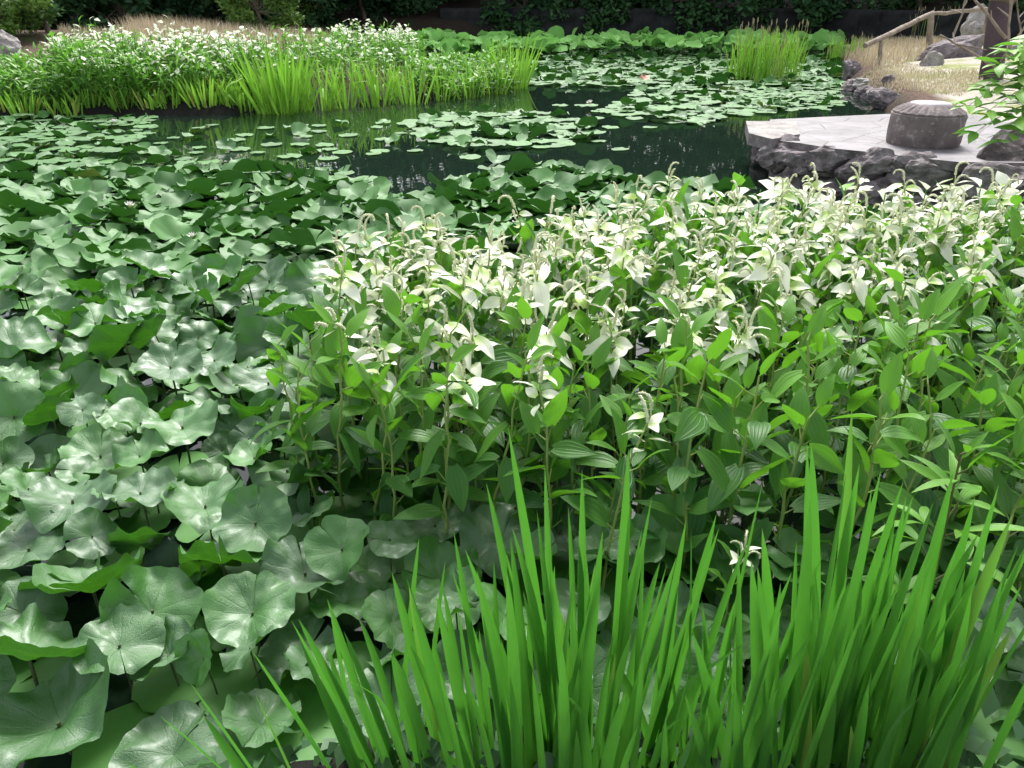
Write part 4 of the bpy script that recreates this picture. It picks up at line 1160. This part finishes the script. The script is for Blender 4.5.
# ------------------------------------------------------------------ irises, reeds, weed, overhanging shrub
def iris_clump(loc, n, h, w, spread, lean, mat, label, group, name='iris_clump', dead=.06, tints=(.2, .9), az_bias=None, curl=.25):
    o_ = np.array([loc[0], loc[1], max(loc[2], -.1)])
    mb = MB()
    for k in range(n):
        a = rs.uniform(0, 2 * PI); rr = spread * math.sqrt(rs.random())
        b = np.array([rr * math.cos(a), rr * math.sin(a), -.12])
        az = a + rs.normal(0, .5) if az_bias is None else az_bias + rs.normal(0, .6)
        le = lean * (rr / spread) * rs.uniform(.5, 1.2) + abs(rs.normal(0, .05))
        cu = abs(rs.normal(0, curl)); tn = rs.uniform(*tints)
        if rs.random() < dead: tn = rs.uniform(1.3, 1.6)
        kink = (rs.uniform(.45, .8), rs.uniform(.8, 1.8)) if rs.random() < .13 else None
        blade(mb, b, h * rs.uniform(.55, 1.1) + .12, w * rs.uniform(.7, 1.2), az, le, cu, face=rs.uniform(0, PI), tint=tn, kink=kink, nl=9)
    o = mb.build(name, mat); o.location = o_
    return tag(o, label, 'iris', group)
GB = 'iris clumps along the left bank'
for px, py, n, h, w, sp, ln, lab in (
        (283, 112, 130, .92, .040, .34, .45, 'largest dark green iris clump leaning both ways above its reflection'),
        (320, 110, 40, .66, .032, .20, .45, 'iris clump leaning right against the largest clump'),
        (255, 110, 34, .62, .032, .2, .4, 'iris clump hugging the largest clump on its left side'),
        (345, 108, 34, .58, .030, .16, .4, 'yellowish iris clump with bent blades right of the largest clump'),
        (375, 106, 44, .62, .030, .18, .35, 'upright iris clump third in line right of the largest clump'),
        (412, 104, 40, .55, .030, .18, .4, 'light green iris clump with dead blades at the water'),
        (385, 103, 30, .52, .030, .18, .4, 'iris clump half hidden behind the upright one'),
        (440, 101, 30, .46, .026, .16, .4, 'thin iris clump before the lily bed gap'),
        (468, 98, 34, .44, .026, .18, .45, 'low iris clump with straw blades near the tip of the bank'),
        (492, 94, 34, .50, .026, .2, .4, 'iris clump second from the tip of the bank'),
        (514, 89, 60, .66, .028, .22, .40, 'tall bright iris clump at the tip of the bank'),
        (505, 82, 40, .62, .028, .2, .35, 'iris clump behind the tall bright tip clump'),
        (207, 112, 34, .48, .028, .18, .4, 'iris clump with a yellow blade left of a bare gap'),
        (192, 111, 26, .42, .026, .15, .4, 'iris clump under the middle white flowers'),
        (228, 111, 30, .5, .026, .15, .35, 'iris clump right of the yellow bladed one'),
        (150, 114, 10, .34, .026, .09, .5, 'few slanted iris blades standing in shallow water'),
        (122, 114, 26, .40, .026, .14, .3, 'bright iris clump in front of the green bank plants'),
        (68, 117, 20, .30, .024, .16, .3, 'short pale iris clump near the left end of the bank'),
        (50, 117, 12, .26, .024, .1, .4, 'small sparse iris tuft between the two left clumps'),
        (88, 114, 22, .40, .026, .14, .35, 'iris clump in front of the tallest white flowers'),
        (170, 113, 20, .34, .026, .14, .4, 'iris clump between the slanted blades and the flower row'),
        (242, 112, 22, .40, .026, .14, .4, 'iris clump leaning left in front of the hugging clump'),
        (6, 116, 24, .40, .026, .14, .35, 'iris clump cut by the left frame edge'),
        (24, 118, 26, .36, .026, .12, .35, 'leftmost iris clump on the bank')):
    p = at(px, py); iris_clump((p[0], p[1] + .06, 0), n if px > 245 else n * 2, h * (1.22 if px > 300 else 1.05) * rs.uniform(.9, 1.1), w * (.9 if px > 245 else 1.15), sp, ln, M_IRISFAR, lab, GB, dead=.10 if h > .55 else .2, tints=(.1, .7) if px == 283 else (.45, 1.0))

# reeds with brown heads
def reeds(loc, n, h, spread, label, heads=20, dead=.3):
    e = tag(empty('reed_clump', loc), label, 'reeds', 'reed clumps')
    mb = MB(); hm = MB()
    for k in range(n):
        a = rs.uniform(0, 2 * PI); rr = spread * math.sqrt(rs.random())
        b = np.array([rr * math.cos(a), rr * math.sin(a) * .7, -.12]); hh = h * rs.uniform(.6, 1.08)
        tn = rs.uniform(1.2, 1.6) if rs.random() < dead else rs.uniform(.2, .9)
        blade(mb, b, hh + .12, .013, rs.uniform(0, 6.28), rs.uniform(0, .22), abs(rs.normal(0, .25)), face=rs.uniform(0, PI), tint=tn, nl=7)
        if k < heads:
            q = b + np.array([rs.normal(0, .06), 0, hh * 1.05 + .1])
            tube(hm, [b, (b + q) / 2, q, q + [rs.normal(0, .01), 0, .04], q + [.0, 0, .10]], [.004, .004, .004, .013, .004], 5)
    mb.build('blades', M_IRISFAR, e)
    if heads: hm.build('seed_heads', M_HEAD, e)
    return e
p = at(765, 81); reeds((p[0], p[1], 0), 330, .90, .66, 'tall reed clump with brown seed heads standing in the far lily bed', 46)
p = at(742, 80); reeds((p[0], p[1], 0), 90, .6, .35, 'shorter reed clump hugging the tall one on its left side', 6)
g = on_ground(846, 56); reeds((g[0], g[1], max(0, g[2])), 110, .42, .5, 'low green reeds at the foot of the dry grass tip', 10)
g = on_ground(945, 34); reeds((g[0], g[1] + .6, g[2]), 90, .5, .7, 'reeds with pale heads behind the log handrail', 30, .5)

# near iris fans at the foot of the viewer
GI = 'sword leaved iris plants at the near shore'
def fan(px, py, heights, w, label, Y, lean=0.0, tint=.5, spread=.14):
    """PX, PY: where the tallest tip shows; Y: how far from the viewer the plant stands"""
    tip = at_depth(px, py, Y)
    H = tip[2]
    base = np.array([tip[0] - math.sin(lean) * H * .9, Y, 0.0])
    gz = max(ground_z(base[0], Y), -.05)
    mb = MB()
    heights = list(heights) + list(rs.uniform(.45, .95, 3)) if w > .025 else list(heights)
    n = len(heights); fa = rs.normal(0, .35); top = int(np.argmax(heights)); order = rs.permutation(n); w = w * .58
    for k in [top] + [i for i in range(n) if i != top]:
        u = (order[k] - (n - 1) / 2) / max(1, n - 1)
        b = np.array([u * spread + rs.normal(0, .006), rs.normal(0, .022), gz - .08])
        le = lean if k == top else lean * .8 + u * .13 + rs.normal(0, .035)
        az = (0.0 if le > 0 else PI) + (0 if k == top else rs.normal(0, .3))
        curl = .03 if k == top else abs(rs.normal(0, .09))
        L = (H * heights[k] * 1.05 - gz + .08) / math.cos(min(.9, abs(le) + curl * .35))
        tn = float(np.clip(tint + rs.normal(0, .36), 0, .98))
        if rs.random() < .05: tn = rs.uniform(1.2, 1.35)
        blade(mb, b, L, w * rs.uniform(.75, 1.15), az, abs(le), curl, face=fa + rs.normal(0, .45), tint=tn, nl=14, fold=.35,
              kink=(rs.uniform(.6, .85), rs.uniform(.5, 1.2)) if k != top and rs.random() < .05 else None)
        if k == top: base[0] = tip[0] - mb.v[-1][-2][0]
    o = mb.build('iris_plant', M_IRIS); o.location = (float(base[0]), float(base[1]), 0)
    return tag(o, label, 'iris', GI)
FANS = [
 (196, 682, (1, .80), .040, 'lone broad iris blade pair leaning left over the lily leaves', .98, -.30, .55),
 (292, 632, (1, .88, .72), .040, 'iris fan leaning left with a broad outer blade', 1.02, -.26, .45),
 (345, 640, (1, .95, .85, .8), .034, 'iris fan second from the lily bed, dark narrow blades', 1.05, -.18, .3),
 (392, 585, (.86, 1, .92, .7), .034, 'iris fan with a pale bent outer blade left of the dense stand', 1.08, -.12, .5),
 (437, 600, (.8, 1, .95, .78), .032, 'short upright iris fan before the grey ribbed leaf', 1.04, -.10, .55),
 (418, 560, (.75, 1, .8), .018, 'thin grassy iris blades behind the short upright fan', 1.15, .12, .2),
 (478, 572, (.8, .9, 1, .75), .032, 'iris fan just left of the tallest blade', 1.02, -.10, .45),
 (508, 452, (.72, 1, .84, .78, .66), .038, 'iris fan with the tallest blade in front of the white flowers', 1.10, -.12, .75),
 (545, 495, (.82, .92, 1, .8, .7), .036, 'iris fan right of the tallest blade, crowded and bright', 1.06, -.03, .7),
 (580, 480, (.9, 1, .85, .8), .036, 'iris fan in the heart of the dense stand', 1.12, -.02, .6),
 (600, 540, (.8, .9, 1, .95, .6), .036, 'low front iris fan of the dense stand', .98, .02, .55),
 (627, 468, (.85, 1, .82, .7), .036, 'iris fan with a wide straight blade right of the dense heart', 1.10, .0, .5),
 (652, 520, (.8, .88, 1, .7), .034, 'iris fan at the right side of the dense stand', 1.03, .05, .7),
 (676, 575, (.75, 1, .9), .034, 'iris fan leaning right at the rim of the dense stand', 1.0, .12, .5),
 (690, 640, (1, .85, .7), .036, 'iris fan arching left across the gap between the stands', .97, -.28, .4),
 (735, 560, (.8, .9, 1), .030, 'slim iris fan at the left of the right hand stand', 1.05, -.12, .6),
 (765, 505, (.7, 1, .9, .75), .040, 'iris fan with a single broad blade at the left of the right hand stand', 1.08, .02, .6),
 (803, 462, (.8, 1, .9, .8, .65), .036, 'iris fan with a tall left leaning blade in the right hand stand', 1.10, -.15, .7),
 (832, 480, (.9, .8, 1, .7), .040, 'iris fan dense and dark in the middle of the right hand stand', 1.03, -.04, .45),
 (850, 432, (.78, 1, .88, .7), .038, 'iris fan with the highest blade of the right hand stand', 1.14, -.12, .65),
 (876, 490, (.8, 1, .92, .84, .6), .038, 'iris fan left of the purple stemmed weed', 1.02, .0, .4),
 (905, 505, (.8, 1, .9, .7), .036, 'iris fan behind the purple stemmed weed', 1.12, .03, .55),
 (930, 580, (.9, 1, .8), .034, 'short iris fan in front of the purple stemmed weed', .98, -.06, .6),
 (962, 560, (.9, 1, .85, .7), .036, 'iris fan right of the purple stemmed weed', 1.04, .02, .35),
 (998, 520, (.8, 1, .9), .036, 'iris fan second from the right frame edge', 1.10, .03, .5),
 (1018, 600, (1, .85, .7), .034, 'iris fan at the right frame edge', 1.0, .06, .6),
 (715, 700, (1, .8, .9), .026, 'low iris sprout at the bottom of the gap between the stands', .92, .05, .55),
 (510, 690, (1, .8), .030, 'short blunt iris sprout at the bottom edge of the dense stand', .9, -.05, .6),
 (778, 620, (.8, 1, .85), .034, 'front iris fan at the left of the right hand stand', .95, .08, .5),
 (455, 535, (.8, 1, .85), .032, 'iris fan rising between the short upright fan and the tallest blade', 1.12, -.08, .4),
 (700, 610, (.8, 1, .7), .030, 'iris fan with few blades in the gap between the two stands', 1.06, -.16, .35),
 (938, 478, (.8, 1, .9, .7), .036, 'tall iris fan straight behind the weed leaves', 1.13, -.03, .45),
 (984, 492, (.85, 1, .8, .7), .038, 'tall iris fan third from the right frame edge', 1.12, -.02, .6),
 (1012, 548, (.8, 1, .9), .036, 'iris fan leaning out of the right frame edge', 1.08, .02, .4),
 (975, 650, (.9, 1, .8), .036, 'front iris fan below the weed near the bottom corner', .95, .02, .5),
 (915, 640, (1, .9, .8), .036, 'front iris fan between the middle one and the corner one', .95, -.04, .6),
 (440, 680, (1, .85, .9), .032, 'front iris fan at the left end of the dense stand', .94, -.1, .5),
 (560, 640, (.9, 1, .8), .034, 'front iris fan at the foot of the dense heart', .93, -.03, .45),
 (640, 650, (.9, 1, .8), .034, 'front iris fan at the right foot of the dense stand', .95, .0, .55),
 (850, 600, (.9, 1, .8, .7), .034, 'front iris fan at the centre of the right hand stand', .93, .05, .6),
]
for px, py, hs_, w, lab, Y, ln, tn in FANS: fan(px, py, hs_, w, lab, Y, ln, tn)

# purple stemmed weed
wd = tag(empty('leafy_weed', (0.90, 1.32, 0)), 'purple stemmed weed with narrow pale leaves rising through the right hand irises', 'weed')
H = at_depth(958, 452, 1.32)[2]; gz = ground_z(.9, 1.32)
sm, lm = MB(), MB()
t = np.linspace(0, 1, 12); P = np.column_stack([.02 * np.sin(t * 4), .01 * np.cos(t * 3), -.1 + t * (H + .1)])
tube(sm, P, .0045 - .0025 * t, 7)
for k, f in enumerate((.28, .34, .45, .50, .58, .62, .70, .74, .80, .84, .88, .91, .94, .96, .98, 1.0, 1.0)):
    b = np.array([np.interp(f, t, P[:, i]) for i in range(3)]); az = k * 1.57 + rs.normal(0, .5)
    br = .10 * (1 - f) + .01
    e = b + np.array([math.cos(az) * br, math.sin(az) * br, br * 1.1]); tube(sm, [b, (b + e) / 2, e], [.0024, .002, .0015], 5)
    for j in range(3 if f < .85 else 1):
        L = rs.uniform(.085, .145) * (1 if f < .95 else .65)
        V, F, uv = leafshape(L, L * .23, droop=rs.uniform(.2, .9), fold=.2, nl=8, nw=5, heart=False, wide=.4)
        lm.add(V @ orient(az + (j - 1) * 1.0 + rs.normal(0, .2), rs.uniform(-.1, .7) if f < .93 else rs.uniform(.5, 1.2), rs.normal(0, .3)).T + e, F, uv, float(np.clip(.3 + .5 * f + rs.normal(0, .2), 0, 1)))
sm.build('stem', M_WEEDSTEM, wd); lm.build('foliage', M_SAUR, wd)

# overhanging shrub with feather leaves
root = np.array([4.75, 5.6, ground_z(4.75, 5.6)])
sh = tag(empty('feather_leaved_shrub', root), 'shrub with bright feather leaves hanging in over the platform', 'shrub')
sm, lm = MB(), MB()
for px, py, Y, sx_, sy_ in ((968, 106, 5.6, 1060, 70), (976, 132, 5.5, 1060, 100), (985, 86, 5.7, 1060, 60), (1000, 64, 5.7, 1070, 50), (1004, 140, 5.4, 1070, 120), (990, 110, 5.5, 1065, 80), (1015, 95, 5.6, 1075, 75), (1012, 50, 5.8, 1080, 40), (1018, 118, 5.4, 1080, 95)):
    tip = at_depth(px, py, Y); beg = at_depth(sx_, sy_, Y + .1)
    tt = np.linspace(0, 1, 10)[:, None]
    C = beg * (1 - tt) + tip * tt + np.array([0, 0, .10]) * (4 * tt * (1 - tt)) * .6 - root
    r0 = np.array([0, 0, .5]); tube(sm, [(0, 0, -.1), r0, C[0]], [.02, .014, .006], 6); tube(sm, C, np.linspace(.006, .002, 10), 5)
    d = C[-1] - C[0]; az = math.atan2(d[1], d[0])
    for k in range(2, 10):
        for sgn in (-1, 1):
            V, F, uv = leafshape(rs.uniform(.14, .2), .068, droop=rs.uniform(.2, .8), fold=.15, nl=7, nw=5, heart=False, wide=.45)
            lm.add(V @ orient(az + sgn * rs.uniform(.7, 1.1), rs.uniform(-.3, .3), rs.normal(0, .3)).T + C[k], F, uv, rs.uniform(.5, 1))
    V, F, uv = leafshape(.14, .05, droop=.5, fold=.15, nl=7, nw=5, heart=False, wide=.45); lm.add(V @ orient(az, 0, 0).T + C[-1], F, uv, .8)
sm.build('stem', M_STEM, sh); lm.build('foliage', M_FAR, sh)

# low leafy cover on the wet shore between the irises
q = scatter([(-1.2, .55), (-.75, 1.02), (-.4, 1.16), (.6, 1.2), (1.6, 1.16), (1.6, .55)], 1500)
z, _ = terrain(q)
gm = MB(); leaf_cloud(gm, np.column_stack([q, np.maximum(z, 0) + rs.uniform(0, .10, len(q))]), .06, rs.uniform(.1, .9, len(q)), el=1.7, up=1.5)
tag(gm.build('ground_cover', M_TREE), 'low leafy ground cover on the wet shore between the irises', 'ground cover', kind='stuff')
